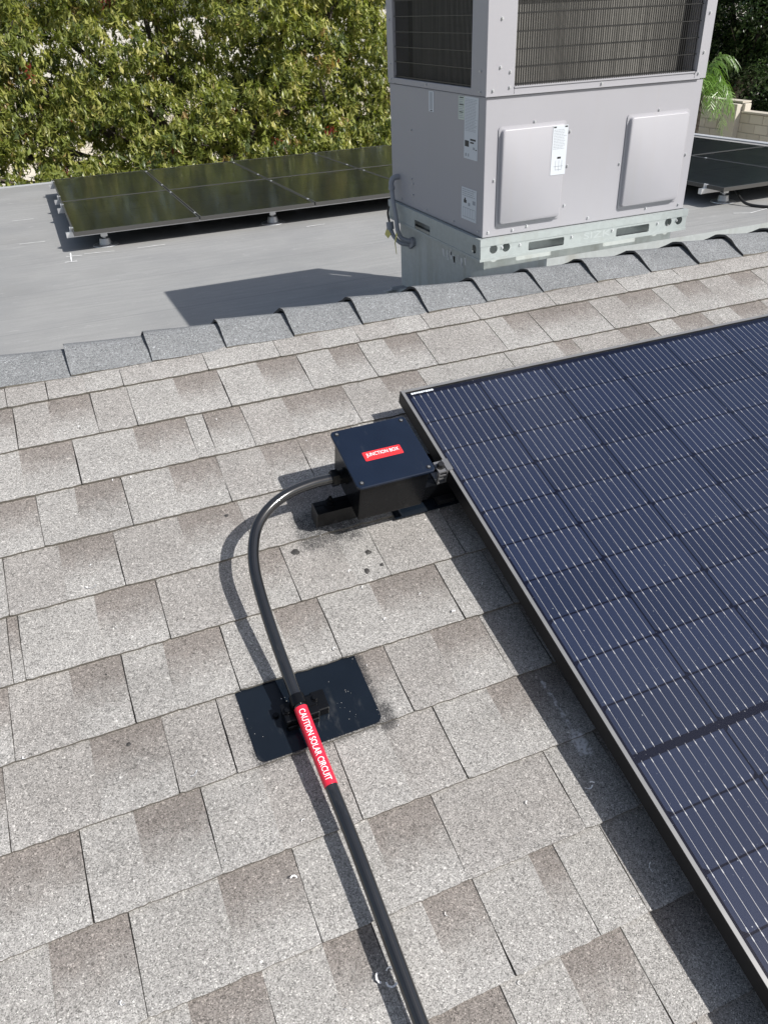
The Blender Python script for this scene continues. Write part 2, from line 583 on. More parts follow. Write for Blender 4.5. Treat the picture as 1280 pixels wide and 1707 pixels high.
FRAME = mat_plain("black_anodized_frame", (0.010, 0.010, 0.011), 0.45, 0.0, 0.2, var=0.25, scale=30)
FRAMEF = mat_plain("grey_anodized_frame", (0.075, 0.074, 0.070), 0.4, 0.3)
LIPM = mat_plain("painted_lip_highlight", (0.20, 0.20, 0.20), 0.36, 0.25, var=0.15, scale=25)  # lighter grey paints the sunlit glint along the black frame's top edge
ALU = mat_plain("mill_aluminium", (0.72, 0.73, 0.74), 0.35, 0.7, var=0.06)
STEEL = mat_plain("zinc_steel", (0.50, 0.51, 0.52), 0.42, 0.6, var=0.12, scale=40)
BLACKP = mat_gloss_black("black_spray_paint", (0.0030, 0.0033, 0.004), 0.2, False, 0.22)
PLATEP = mat_gloss_black("black_flashing_paint", (0.0045, 0.007, 0.011), 0.13, True, 0.3)
LIDP = mat_gloss_black("black_lid_paint", (0.006, 0.010, 0.020), 0.13, False)
BLACKR = mat_plain("black_matte_metal", (0.010, 0.010, 0.011), 0.45, 0.0, var=0.3, scale=40)
CONDP = mat_gloss_black("black_conduit_paint", (0.009, 0.0095, 0.0105), 0.07, False, 0.9)
RED = mat_plain("red_vinyl", (0.74, 0.030, 0.035), 0.38, var=0.05, scale=40)
REDS = mat_plain("red_sleeve_vinyl", (0.72, 0.022, 0.05), 0.34, var=0.05, scale=40)
WHITE = mat_plain("white_print", (0.82, 0.82, 0.82), 0.5)
PAPER = mat_plain("sticker_paper", (0.56, 0.59, 0.62), 0.55, var=0.05)
PAPERG = mat_plain("green_tint_paper", (0.52, 0.58, 0.52), 0.55, var=0.08, scale=30)
INK = mat_plain("grey_ink", (0.30, 0.32, 0.35), 0.6)
INKD = mat_plain("black_ink", (0.03, 0.03, 0.03), 0.6)
def mat_coil():
    m = NT("coil_fins")
    o = m.oc()
    n1 = m.noise(m.scaled(o, (30, 30, 0.9)), 2.0, 5, 0.65)
    n2 = m.noise(m.scaled(o, (1.5, 1.5, 60)), 2.0, 3, 0.6)
    c = m.mix(m.smooth(n1, 0.25, 0.75), (0.10, 0.097, 0.087), (0.225, 0.216, 0.195))
    c = m.mix(m.math('MULTIPLY', m.smooth(n2, 0.5, 0.75), 0.5), c, (0.12, 0.115, 0.10))
    m.P(base=c, rough=0.6, metal=0.2)
    return m.mat
COILM = mat_coil()
DARK = mat_plain("dark_cavity", (0.015, 0.015, 0.016), 0.8)
WIREB = mat_plain("guard_wire_vinyl", (0.016, 0.016, 0.016), 0.4)
CLAMPM = mat_plain("weathered_clamp_steel", (0.20, 0.20, 0.205), 0.4, 0.5, var=0.3, scale=80)
PVC = mat_plain("grey_pvc", (0.26, 0.27, 0.29), 0.5, var=0.1)
BLKCAB = mat_plain("black_cable", (0.018, 0.018, 0.018), 0.45)
BLOCK = mat_block("concrete_block")
MORTAR = mat_plain("mortar", (0.36, 0.335, 0.29), 0.95, var=0.1)
CHALK = mat_plain("white_chalk", (0.75, 0.75, 0.74), 0.95, var=0.1)
TAR = mat_plain("black_sealant", (0.035, 0.033, 0.031), 0.65, var=0.6, scale=300, bump=1.0, bscale=500)
YEL = mat_plain("yellow_tape", (0.62, 0.55, 0.16), 0.6)
GND = mat_ground()

# ------------------------------------------------------------------ ground
GZ = -3.45
g = MB()
N = 48
for i in range(N + 1):
    for j in range(N + 1):
        sx = (i / N * 2 - 1); sy = (j / N * 2 - 1)
        x = math.copysign(abs(sx) ** 3, sx) * 1500
        y = math.copysign(abs(sy) ** 3, sy) * 1500
        g.v.append((x, y, GZ + 0.06 * math.sin(x * 0.31) * math.cos(y * 0.27)))
for i in range(N):
    for j in range(N):
        a = i * (N + 1) + j
        g.f.append((a, a + N + 1, a + N + 2, a + 1)); g.m.append(0)
go = part("ground", g, GND, None, smooth=True, angle=None)
go["kind"] = "structure"

# ------------------------------------------------------------------ house: pitched roof with shingles, flat roof, walls
house = thing("house", "single storey house with shingled roof slope and grey flat roof behind the ridge", "house")
ridge_v = -0.485
RIDGE = RP(0, ridge_v)                       # y, z of the ridge on the shingle plane
UL, UR, VE = -3.6, 5.2, 3.6                  # extents of the pitched roof
deck = MB()
deck.add([(UL, -ridge_v, -0.0015), (UR, -ridge_v, -0.0015), (UR, -VE, -0.0015), (UL, -VE, -0.0015),
          (UL, -ridge_v, -0.03), (UR, -ridge_v, -0.03), (UR, -VE, -0.03), (UL, -VE, -0.03)],
         [(0, 3, 2, 1), (4, 5, 6, 7), (0, 1, 5, 4), (1, 2, 6, 5), (2, 3, 7, 6), (3, 0, 4, 7)])
pitched = part("pitched_roof", deck, FELT, house)
pitched.matrix_local = M_ROOF
pitched["label"] = "pitched roof slope of grey brown laminated shingles"

EXPO, V1 = 0.1468, -0.31                     # course exposure, lower edge of course 1
LAY = {
1: "-0.856JM -0.81SM -0.765JM -0.677SL -0.591JM -0.382JL -0.194JM -0.072SL 0.03JM 0.149SL 0.235JM 0.392JM 0.644JM 0.897JL 1.112JM 1.255SM 1.382JM 1.52JL",
2: "-0.923JD -0.847JM -0.771SD -0.673JM -0.586JL -0.473SD -0.363JL -0.261SD -0.153JL -0.064SD 0.02JL 0.093SD 0.193JM 0.404JL 0.462SD 0.546JD 0.752JM 0.854SD 0.981JL 1.066SD 1.165JM 1.281SD 1.373JM 1.50JL",
3: "-0.967JL -0.849SD -0.735JL -0.6SD -0.478JL -0.437JD -0.345JM -0.239SD -0.081JM 0.025SD 0.13JL 0.389JL 0.548SD 0.606JM 0.762SD 0.869JL 0.949SD 1.062JL 1.168SD 1.29JM",
4: "-0.935JD -0.83JL -0.753SD -0.654JL -0.549SD -0.443JM -0.338SD -0.249JD -0.113JL 0.027SD 0.14JL",
5: "-0.983JL -0.911JM -0.806SD -0.697JM -0.564SD -0.433JM -0.337SD -0.2JM -0.05SD 0.10JM",
6: "-0.983JM -0.919JD -0.899JL -0.76SD -0.641JM -0.452SD -0.385JM -0.264SL -0.191JM -0.018JD 0.10JL",
7: "-1.003JD -0.931JM -0.826SD -0.735JL -0.66SD -0.55JL -0.444SD -0.352JL -0.241SD -0.092JL 0.019JM 0.13SD",
8: "-1.033JD -0.954JM -0.814SD -0.693JM -0.596JM -0.501SL -0.335JD -0.269JM -0.171SD -0.062JM 0.027JD 0.14JL",
9: "-1.026JD -0.854JL -0.77SD -0.66JL -0.56SM -0.426JL -0.333SM -0.232JL -0.121SD 0.032JD 0.15JL",
10: "-1.056JL -0.92SD -0.806JL -0.67SD -0.55JL -0.419SD -0.304JM -0.082JL 0.026JD 0.15JM",
11: "-1.038JD -0.947JL -0.752SD -0.643JL -0.55SD -0.471JL -0.386SD -0.298JL -0.195SD -0.148JL -0.057JM 0.07SD 0.17JL",
12: "-1.02JL -0.883JM -0.76SD -0.628JL -0.536SD -0.449SD -0.325JL -0.221SD -0.111JL -0.056SD 0.09JL",
13: "-1.0JM -0.87SD -0.74JL -0.60SD -0.432JL -0.288JD -0.075JM 0.05SD 0.16JL",
}
TONE = {'L': 0.9, 'M': 0.5, 'D': 0.05}
def shingle_geo(u0, u1, course, tone, gl, gr, rnd, proud):
    """one tab: local origin at (u0, foot of course); returns verts, faces, vv"""
    vt = -EXPO - 0.012
    w = u1 - u0
    nseg = max(4, int(w / 0.011))
    x0, x1 = gl, w - gr
    top, bot, vvl, vvb = [], [], [], []
    hb = 0.0062 + proud
    rows = []
    for (yy, h, q) in ((EXPO + 0.012, 0.0004 + proud * 0.5, -0.08), (EXPO * 0.5, 0.0034 + proud * 0.8, 0.5), (0.0, hb, 1.0)):
        row = []
        for k in range(nseg + 1):
            t = k / nseg
            jx = rnd.uniform(-0.0011, 0.0011) if k in (0, nseg) else 0
            jy = rnd.uniform(-0.0010, 0.0010) if yy == 0.0 else 0
            if yy == 0.0 and k in (0, nseg): jy += 0.0012
            row.append((x0 + (x1 - x0) * t + jx, yy + jy, h))
        rows.append((row, q))
    vs, vv = [], []
    for row, q in rows:
        vs += row; vv += [q] * len(row)
    n1 = nseg + 1
    fs, fm = [], []
    for r in range(2):
        for k in range(nseg):
            fs.append((r * n1 + k, (r + 1) * n1 + k, (r + 1) * n1 + k + 1, r * n1 + k + 1)); fm.append(0)
    b = len(vs)                                    # foot edge, down to the course below
    for k in range(n1):
        x, y, h = vs[2 * n1 + k]
        vs.append((x, y + 0.0004, -0.001)); vv.append(1.0)
    for k in range(nseg):
        fs.append((2 * n1 + k, b + k, b + k + 1, 2 * n1 + k + 1)); fm.append(1)
    for side, ks in ((0, [0, n1, 2 * n1]), (1, [n1 - 1, 2 * n1 - 1, 3 * n1 - 1])):
        b2 = len(vs)
        for i in ks:
            x, y, h = vs[i]; vs.append((x, y, -0.001)); vv.append(vv[i])
        for j in range(2):
            q = (ks[j], b2 + j, b2 + j + 1, ks[j + 1])
            fs.append(q if side == 0 else q[::-1]); fm.append(1)
    return vs, fs, fm, vv

def shingle_mesh(vs, fs, fm, vv, tone):
    me = bpy.data.meshes.new("shingle")
    me.from_pydata(vs, [], fs)
    me.materials.append(SH); me.materials.append(SHEDGE)
    me.polygons.foreach_set("material_index", fm)
    a = me.attributes.new("vv", 'FLOAT', 'POINT'); a.data.foreach_set("value", vv)
    b = me.attributes.new("tone", 'FLOAT', 'POINT'); b.data.foreach_set("value", tone if isinstance(tone, list) else [tone] * len(vs))
    me.update()
    return me

rs = random.Random(5)
far = ([], [], [], [], [])
def far_add(u0, vfoot, geo, tone):
    vs, fs, fm, vv = geo
    b = len(far[0])
    far[0].extend((x + u0, y - vfoot, z) for x, y, z in vs)
    far[1].extend(tuple(i + b for i in f) for f in fs)
    far[2].extend(fm); far[3].extend(vv); far[4].extend([tone] * len(vs))
nc = int((VE - V1) / EXPO) + 1
for c in range(1, nc + 1):
    vfoot = V1 + EXPO * (c - 1)
    bounds = []
    if c in LAY:
        for tok in LAY[c].split():
            bounds.append((float(tok[:-2]), tok[-2], tok[-1], True))
    u = bounds[0][0] if bounds else None
    lo, t = [], 'L'
    x = u if u is not None else rs.uniform(UL - 0.2, UL)
    if u is not None:
        while x > UL:
            x -= rs.choice((0.09, 0.11, 0.13, 0.2))
            lo.append((x, rs.choice("JJS"), rs.choice("LMD"), False))
        bounds = lo[::-1] + bounds
        x = bounds[-1][0]
    while x < UR:
        x += rs.choice((0.09, 0.11, 0.13, 0.2))
        bounds.append((x, rs.choice("JJS"), rs.choice("LMD"), False))
    for i in range(len(bounds) - 1):
        u0, j0, tn, near = bounds[i]
        u1, j1 = bounds[i + 1][0], bounds[i + 1][1]
        proud = 0.0014 if tn == 'L' else (0.0006 if tn == 'M' else 0.0)
        if j0 == 'S': proud = 0.0006
        geo = shingle_geo(u0, u1, c, tn, 0.0008 if j0 == 'J' else -0.0004, 0.0008 if j1 == 'J' else -0.0004, rs, proud + rs.uniform(0, 0.0004))
        tv = TONE[tn] + rs.uniform(-0.04, 0.04) * (tn != 'D')
        if near:
            me = shingle_mesh(*geo, tv)
            o = obj("shingle", me, pitched, (u0, -vfoot, 0))
        else:
            far_add(u0, vfoot, geo, tv)
fo = obj("shingle_field", shingle_mesh(far[0], far[1], far[2], far[3], far[4]), pitched)
fo["kind"] = "stuff"

# ridge caps: butt ends towards -X, each lapping over the next
cap_u = [-1.10, -0.90, -0.704, -0.507, -0.316, -0.133, 0.064, 0.263, 0.451, 0.639, 0.833, 1.034, 1.219, 1.40, 1.59]
def cap_mesh(wd, rnd):
    """local X along ridge, Y up front slope (0 at the ridge), Z normal of the front slope; wraps over the ridge"""
    n = 8
    lip, tail = rnd.uniform(0.017, 0.022), 0.0055
    half = 0.104
    prof = []
    A = 2 * TH                                     # angle between the two slopes
    for s, h in ((-half, 0), (-half * 0.6, 0), (-0.03, 0), (-0.008, -0.0002), (0.0, -0.0014)):
        prof.append((s, h))
    out = []
    for s, h in prof: out.append((s, h))           # front leg: y=s, z=h
    back = []
    for s in (0.012, 0.03, half * 0.6, half):      # far leg bends down
        y = s * math.cos(A); z = -s * math.sin(A)
        back.append((y, z - (0.0012 if s < 0.02 else 0)))
    prof2 = out + back
    m = len(prof2)
    vs, fs, fm, vv = [], [], [], []
    cols = [0.0, wd * 0.25, wd * 0.5, wd + 0.03]
    for layer in (0, 1):
        for ci, x in enumerate(cols):
            t = x / (wd + 0.03)
            lift = lip * (1 - t) ** 1.15 + tail * t
            sag = rnd.uniform(-0.001, 0.001)
            for k, (y, z) in enumerate(prof2):
                ang = 0 if k <= 4 else -A
                nrm = (-math.sin(ang) * -1 if k > 4 else 0, math.cos(A) if k > 4 else 1)
                ny, nz = (math.sin(A), math.cos(A)) if k > 4 else (0.0, 1.0)
                edge = 0.42 if k in (0, m - 1) else (0.68 if k in (1, m - 2) else 1.0)
                hh = (lift * edge + sag) - (0.0065 if layer else 0.0)
                jx = rnd.uniform(-0.0012, 0.0012) if ci == 0 else 0
                jy = rnd.uniform(-0.003, 0.003) if k in (0, m - 1) else 0
                vs.append((x + jx, y + ny * hh + jy, z + nz * hh)); vv.append(0.5)
    nl = len(cols) * m
    for ci in range(len(cols) - 1):
        for k in range(m - 1):
            a = ci * m + k
            fs.append((a, a + m, a + m + 1, a + 1)); fm.append(0)
            b = nl + a
            fs.append((b, b + 1, b + m + 1, b + m)); fm.append(1)
    for k in range(m - 1):                          # butt end
        fs.append((k, k + 1, nl + k + 1, nl + k)); fm.append(2)
    for ci in range(len(cols) - 1):                 # side edges
        a = ci * m; fs.append((a, nl + a, nl + a + m, a + m)); fm.append(1)
        a = ci * m + m - 1; fs.append((a, a + m, nl + a + m, nl + a)); fm.append(1)
    me = bpy.data.meshes.new("ridge_cap")
    me.from_pydata(vs, [], fs)
    me.materials.append(CAPM); me.materials.append(SHEDGE); me.materials.append(FELT)
    me.polygons.foreach_set("material_index", fm)
    a = me.attributes.new("vv", 'FLOAT', 'POINT'); a.data.foreach_set("value", vv)
    b = me.attributes.new("tone", 'FLOAT', 'POINT'); b.data.foreach_set("value", [0.5] * len(vs))
    sm = [f == 0 for f in fm]
    me.polygons.foreach_set("use_smooth", sm)
    me.set_sharp_from_angle(angle=0.30)
    me.update()
    return me
for i in range(len(cap_u) - 1):
    o = obj("ridge_cap", cap_mesh(cap_u[i + 1] - cap_u[i], rs), pitched, (cap_u[i], -ridge_v, 0.0015))
    o.rotation_euler.z = rs.uniform(-0.012, 0.012)
x = cap_u[0] - 0.197
while x > UL:
    obj("ridge_cap", cap_mesh(0.197, rs), pitched, (x, -ridge_v, 0.0015)); x -= 0.197
x = cap_u[-1]
while x < UR - 0.25:
    obj("ridge_cap", cap_mesh(0.19, rs), pitched, (x, -ridge_v, 0.0015)); x += 0.19

# back slope and flat roof
ZF, KF = -0.9626, 0.0211
def zflat(y): return ZF - KF * (y - 4.0)
RY, RZ = RIDGE.y, RIDGE.z
tb = math.tan(TH)
YV = RY + (RZ - ZF) / tb + 0.08              # where the back slope meets the flat roof
bs = MB()
bs.add([(UL, RY, RZ - 0.004), (UR, RY, RZ - 0.004), (UR, YV, RZ - 0.004 - (YV - RY) * tb), (UL, YV, RZ - 0.004 - (YV - RY) * tb)], [(0, 1, 2, 3)])
part("back_slope", bs, FLAT, house, label="narrow back slope in grey roll roofing behind the ridge")
FXL, FXR, FYB = -7.0, 8.78, 10.84
YF = 3.2
fl = MB()
fl.add([(FXL, YF, zflat(YF)), (FXR, YF, zflat(YF)), (FXR, FYB, zflat(FYB)), (FXL, FYB, zflat(FYB)),
        (FXL, YF, zflat(YF) - .16), (FXR, YF, zflat(YF) - .16), (FXR, FYB, zflat(FYB) - .16), (FXL, FYB, zflat(FYB) - .16)],
       [(0, 1, 2, 3), (7, 6, 5, 4), (1, 5, 6, 2), (2, 6, 7, 3), (3, 7, 4, 0), (0, 4, 5, 1)])
flat = part("flat_roof", fl, FLAT, house, label="low flat roof in weathered grey roll roofing")
de = MB()
de.box((FXR - 0.11, YF, -0.0), (FXR + 0.015, FYB, 0.012))
de.box((FXR + 0.003, YF, -0.12), (FXR + 0.018, FYB, 0.012))
for i, (x, y, z) in enumerate(de.v): de.v[i] = (x, y, z + zflat(y) + 0.002)
part("drip_edge", de, DRIP, house)
de2 = MB()
de2.box((FXL, FYB + 0.003, -0.12), (FXR - 0.12, FYB + 0.016, 0.010))
de2.box((FXL, FYB - 0.08, 0.002), (FXR - 0.12, FYB + 0.003, 0.010))
for i, (x, y, z) in enumerate(de2.v): de2.v[i] = (x, y, z + zflat(FYB) + 0.002)
part("drip_edge", de2, DRIP, house)
hw = MB()
hw.box((FXL + 0.4, 3.0, GZ - 0.1), (FXR - 0.4, FYB - 0.4, zflat(FYB) - 0.15))
hw.box((UL + 0.3, -2.9, GZ - 0.1), (UR - 0.3, 2.99, -1.25))
part("wall", hw, STUC, house)
# chalk layout marks snapped on the flat roof
def chalk(pts, wd):
    c = MB()
    for a, b in zip(pts[:-1], pts[1:]):
        a = Vector((a[0], a[1], 0)); b = Vector((b[0], b[1], 0))
        d = (b - a).normalized(); q = Vector((-d.y, d.x, 0)) * wd / 2
        vs = []
        n = 5
        for k in range(n + 1):
            p = a.lerp(b, k / n)
            f = random.uniform(0.45, 1.2)
            for s in (-1, 1):
                r = p + q * s * f
                vs.append((r.x, r.y, zflat(r.y) + 0.004))
        c.add(vs, [(2 * k, 2 * k + 2, 2 * k + 3, 2 * k + 1) for k in range(n)])
    part("chalk_mark", c, CHALK, house)
for pts, wd in (([(-0.575, 6.09), (-0.44, 6.06)], 0.02), ([(-0.53, 6.22), (-0.545, 5.86)], 0.018), ([(-0.60, 5.87), (-0.50, 5.86)], 0.02), ([(-0.42, 6.10), (-0.16, 6.06)], 0.014),
                ([(0.04, 6.05), (0.29, 6.05)], 0.018), ([(1.64, 6.0), (1.83, 6.01)], 0.018), ([(5.18, 4.18), (5.30, 4.10)], 0.018), ([(5.30, 4.10), (5.56, 4.16)], 0.012),
                ([(-0.95, 6.9), (-0.72, 6.88)], 0.014), ([(-1.0, 8.2), (-0.78, 8.19)], 0.012)):
    chalk(pts, wd)
# dabs of black sealant on the shingles
def dab(u, v, r, h=0.009):
    c = MB()
    n = 14
    vs = [(0, 0, 0.0018)]
    for k in range(n):
        a = 2 * math.pi * k / n
        q = r * random.uniform(0.65, 1.15)
        vs.append((q * math.cos(a), q * math.sin(a), 0.0))
    c.add(vs, [(0, 1 + k, 1 + (k + 1) % n) for k in range(n)])
    part("sealant_dab", c, TAR, pitched, (u, -v, h - 0.0035))
for u, v, r in ((-0.357, 0.303, 0.010), (-0.214, 0.352, 0.008), (-0.234, 0.398, 0.007), (-0.199, 0.392, 0.005), (-0.7555, 0.603, 0.005), (-0.767, 0.457, 0.003), (-0.465, 0.162, 0.006)):
    q = ((v - V1) / EXPO) % 1.0
    dab(u, v, r, 0.0045 + 0.0062 * q)

# ------------------------------------------------------------------ near solar panel on the pitched roof
PW, RPV, CPU = 1.134, 0.0932, 0.184
MARG_U, MARG_V, MIDGAP = 0.015, 0.0202, 0.012
PL = 2 * MARG_V + 20 * RPV + MIDGAP
CW, CH = 0.1805, 0.0895
def cell_mesh(flip):
    """half cell, local origin at its head-left corner, Y up the slope"""
    mb = MB()
    c = 0.0085
    top = [(c, 0), (CW - c, 0), (CW, -c * 0.8), (CW, -CH), (0, -CH), (0, -c * 0.8)]
    if flip: top = [(x, -CH - y) for x, y in top][::-1]
    k = len(top)
    vs = [(x, y, 0.0005) for x, y in top] + [(x, y, 0) for x, y in top]
    mb.add(vs, [tuple(range(k - 1, -1, -1))] + [(i, (i + 1) % k, (i + 1) % k + k, i + k) for i in range(k)], 0)
    for b in range(10):
        x = CW * (b + 0.5) / 10
        mb.box((x - 0.00030, 0.0016, 0.0006), (x + 0.00030, -CH - 0.0016, 0.0009), 1)
        for yy in (-0.005, -CH + 0.005):
            mb.box((x - 0.00075, yy - 0.0030, 0.0007), (x + 0.00075, yy + 0.0030, 0.00102), 1)
    me = mb.mesh("solar_cell", [CELL, WIRE])
    bm = bmesh.new(); bm.from_mesh(me); bmesh.ops.recalc_face_normals(bm, faces=bm.faces); bm.to_mesh(me); bm.free()
    return me
CELLM = (cell_mesh(False), cell_mesh(True))
def near_panel(u0, v0, label):
    t = thing("solar_panel", label, "solar panel", None, RF(u0, v0, OFF))
    W, L, H, lip = PW, PL, 0.035, 0.0092
    fr = MB()
    # long sides run full length, short sides butt between them
    fr.box((0, 0, -H), (lip, -L, 0)); fr.box((W - lip, 0, -H), (W, -L, 0))
    fr.box((lip, 0, -H), (W - lip, -lip, -0.0002)); fr.box((lip, -L + lip, -H), (W - lip, -L, -0.0002))
    part("frame", fr, FRAME, t, bevel=0.0009, seg=2)
    lp_ = MB()  # thin strips laid on the one-colour frame to carry its painted highlight
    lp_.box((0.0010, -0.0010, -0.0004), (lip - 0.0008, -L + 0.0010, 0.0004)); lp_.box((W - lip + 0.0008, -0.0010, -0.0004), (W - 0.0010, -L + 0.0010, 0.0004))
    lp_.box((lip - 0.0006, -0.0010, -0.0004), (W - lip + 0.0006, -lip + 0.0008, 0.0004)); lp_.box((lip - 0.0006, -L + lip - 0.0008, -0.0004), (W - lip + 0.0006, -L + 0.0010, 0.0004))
    part("lip_highlight", lp_, LIPM, t)
    bk = MB(); bk.box((lip, -lip, -0.0085), (W - lip, -L + lip, -0.0065))
    part("backsheet", bk, BACK, t)
    for r in range(20):
        v = MARG_V + r * RPV + (MIDGAP if r >= 10 else 0)
        for c in range(6):
            o = obj("solar_cell", CELLM[(c + (1 if r >= 10 else 0)) % 2], t, (MARG_U + c * CPU + 0.0016, -(v + 0.0018), -0.0062))
    gz = MB()
    gz.add([(lip, -lip, -0.0022), (lip, -L + lip, -0.0022), (W - lip, -L + lip, -0.0022), (W - lip, -lip, -0.0022)], [(0, 1, 2, 3)])
    part("glass", gz, GLASS, t)
    mk = MB()                                        # worn white maker's mark, not legible
    x = 0.022
    for k in range(9):
        w = random.uniform(0.0045, 0.0065)
        mk.box((x, -0.0128, -0.0021), (x + w, -0.0128 - random.uniform(0.0045, 0.006), -0.0019)); x += w + 0.0008
    part("printed_mark", mk, PAPER, t)
    return t
near_panel(0, 0, "large dark blue solar panel on the shingle slope beside the black junction box")

# rail under the panel, sticking out under the junction box
def rail_near(u0, u1, v, h0, h1, label):
    t = thing("mounting_rail", label, "rail", None, RF(u0, v, h0))
    L, W, H = u1 - u0, 0.034, h1 - h0
    r = MB()
    r.box((0, -W / 2, 0.0), (L, W / 2, 0.004))
    r.box((0, -W / 2, 0.004), (L, -W / 2 + 0.004, H)); r.box((0, W / 2 - 0.004, 0.004), (L, W / 2, H))
    r.box((0, -W / 2 + 0.004, H - 0.004), (L, 0.0045, H)); r.box((0, 0.0065, H - 0.004), (L, W / 2 - 0.004, H))
    part("channel", r, BLACKP, t)
    e = MB(); e.box((-0.002, -W / 2 - 0.001, -0.001), (0.0, W / 2 + 0.001, H + 0.001)); e.box((0.0, -W / 2 + 0.0045, 0.0045), (0.003, W / 2 - 0.0045, H - 0.0045))
    part("end_cap", e, BLACKR, t, bevel=0.0008)
    return t, L, W, H
rt, rl, rw, rh = rail_near(-0.298, 1.20, 0.2535, 0.0235, 0.0650, "black mounting rail with its end sticking out under the junction box")
nb = MB()
nb.tube([(0.034, 0.004, rh), (0.034, 0.004, rh + 0.004)], 0.0125, 18)
nb.tube([(0.034, 0.004, rh + 0.004), (0.034, 0.004, rh + 0.013)], 0.0080, 6)
nb.tube([(0.034, 0.004, rh + 0.013), (0.034, 0.004, rh + 0.022)], 0.0038, 10)
part("flange_nut", nb, BLACKP, rt)
rail_near(0.03, 1.20, 1.43, 0.0235, 0.0650, "black mounting rail wholly under the lower half of the near panel")
# roof flashing with its panel mount under that rail
ft = thing("roof_mount", "black flashing plate with rail foot beneath the junction box", "mount", None, RF(0.0, 0.20, 0.0))
pl = MB(); pl.add([(-0.125, 0.10, 0.003), (0.14, 0.10, 0.003), (0.14, -0.0925, 0.0115), (-0.125, -0.0925, 0.0115), (-0.125, 0.10, 0.001), (0.14, 0.10, 0.001), (0.14, -0.0925, 0.0095), (-0.125, -0.0925, 0.0095)],
      [(0, 3, 2, 1), (4, 5, 6, 7), (3, 7, 6, 2), (0, 4, 7, 3), (1, 2, 6, 5), (0, 1, 5, 4)])
part("flashing_plate", pl, PLATEP, ft)
lf = MB(); lf.box((-0.02, -0.085, 0.0095), (0.02, -0.036, 0.024)); lf.box((-0.02, -0.0345, 0.0105), (0.02, -0.028, 0.060))
part("rail_foot", lf, BLACKR, ft, bevel=0.001)
lf2 = thing("roof_mount", "black rail foot on flashing hidden under the near panel's lower half", "mount", None, RF(0.4, 1.43, 0.0))
pl2 = MB(); pl2.box((-0.12, -0.08, 0.006), (0.12, 0.10, 0.0105)); part("flashing_plate", pl2, PLATEP, lf2)
lf3 = MB(); lf3.box((-0.02, -0.02, 0.010), (0.02, 0.02, 0.0240)); part("rail_foot", lf3, BLACKR, lf2, bevel=0.001)
# end clamp gripping the panel edge
ct = thing("end_clamp", "small black and silver clamp gripping the near panel's edge beside the junction box", "clamp", None, RF(0.0, 0.2535, 0.065))
cb = MB()
cb.box((-0.024, -0.016, 0.0), (-0.0015, 0.016, 0.003))
cb.box((-0.0045, -0.016, 0.003), (-0.0015, 0.016, 0.0372))
cb.box((-0.024, -0.016, 0.0335), (-0.0045, 0.016, 0.0372))
cb.box((-0.0045, -0.016, 0.0372), (0.009, 0.016, 0.0400))
cb.box((-0.024, -0.016, 0.012), (-0.0045, -0.014, 0.016)); cb.box((-0.024, -0.016, 0.022), (-0.0045, -0.014, 0.026)); cb.box((-0.024, -0.016, 0.003), (-0.021, -0.0135, 0.0335))
part("clamp_body", cb, CLAMPM, ct)
cbb = MB(); cbb.tube([(-0.0135, 0, 0.0372), (-0.0135, 0, 0.0392)], 0.0095, 20); cbb.tube([(-0.0135, 0, 0.0392), (-0.0135, 0, 0.047)], 0.0072, 6)
part("bolt", cbb, BLACKR, ct)
cs = MB(); cs.tube([(-0.0135, 0, 0.003), (-0.0135, 0, 0.0335)], 0.004, 10); part("stud", cs, STEEL, ct)

# ------------------------------------------------------------------ junction box
jb = thing("junction_box", "square black junction box with red JUNCTION BOX label beside the near panel", "junction box", None, RF(-0.1515, 0.2395, 0.0650))
h0, h1, h2 = 0.0005, 0.1105, 0.1150                       # underside, lid underside, lid top
def taper(mb, x0, x1, y0, y1, x0b, x1b, y0b, y1b, za, zb):
    mb.add([(x0b, y0b, za), (x1b, y0b, za), (x1b, y1b, za), (x0b, y1b, za), (x0, y0, zb), (x1, y0, zb), (x1, y1, zb), (x0, y1, zb)],
           [(3, 2, 1, 0), (4, 5, 6, 7), (0, 1, 5, 4), (1, 2, 6, 5), (2, 3, 7, 6), (3, 0, 4, 7)])
bb = MB(); taper(bb, -0.0755, 0.0755, -0.0745, 0.0745, -0.073, 0.073, -0.072, 0.072, h0, h1 - 0.006)
part("body", bb, BLACKP, jb, bevel=0.004, seg=3)
fb = MB()
lp = rrect(0.160, 0.157, 0.008, 4)
n = len(lp)
fb.add([(x, y, h1 - 0.0062) for x, y in lp] + [(x, y, h1) for x, y in lp], [tuple(range(n))[::-1], tuple(range(n, 2 * n))] + [(i, (i + 1) % n, (i + 1) % n + n, i + n) for i in range(n)])
part("gasket_flange", fb, BLACKP, jb)
ld = MB()
lp = rrect(0.1690, 0.1655, 0.010, 6); lp2 = rrect(0.1660, 0.1625, 0.0085, 6)
n = len(lp)
ld.add([(x, y, h1 - 0.001) for x, y in lp] + [(x, y, h2 - 0.0015) for x, y in lp] + [(x, y, h2) for x, y in lp2],
       [tuple(range(n))[::-1]] + [(i, (i + 1) % n, (i + 1) % n + n, i + n) for i in range(n)] + [(i + n, (i + 1) % n + n, (i + 1) % n + 2 * n, i + 2 * n) for i in range(n)] + [tuple(range(2 * n, 3 * n))])
lid = part("lid", ld, LIDP, jb)
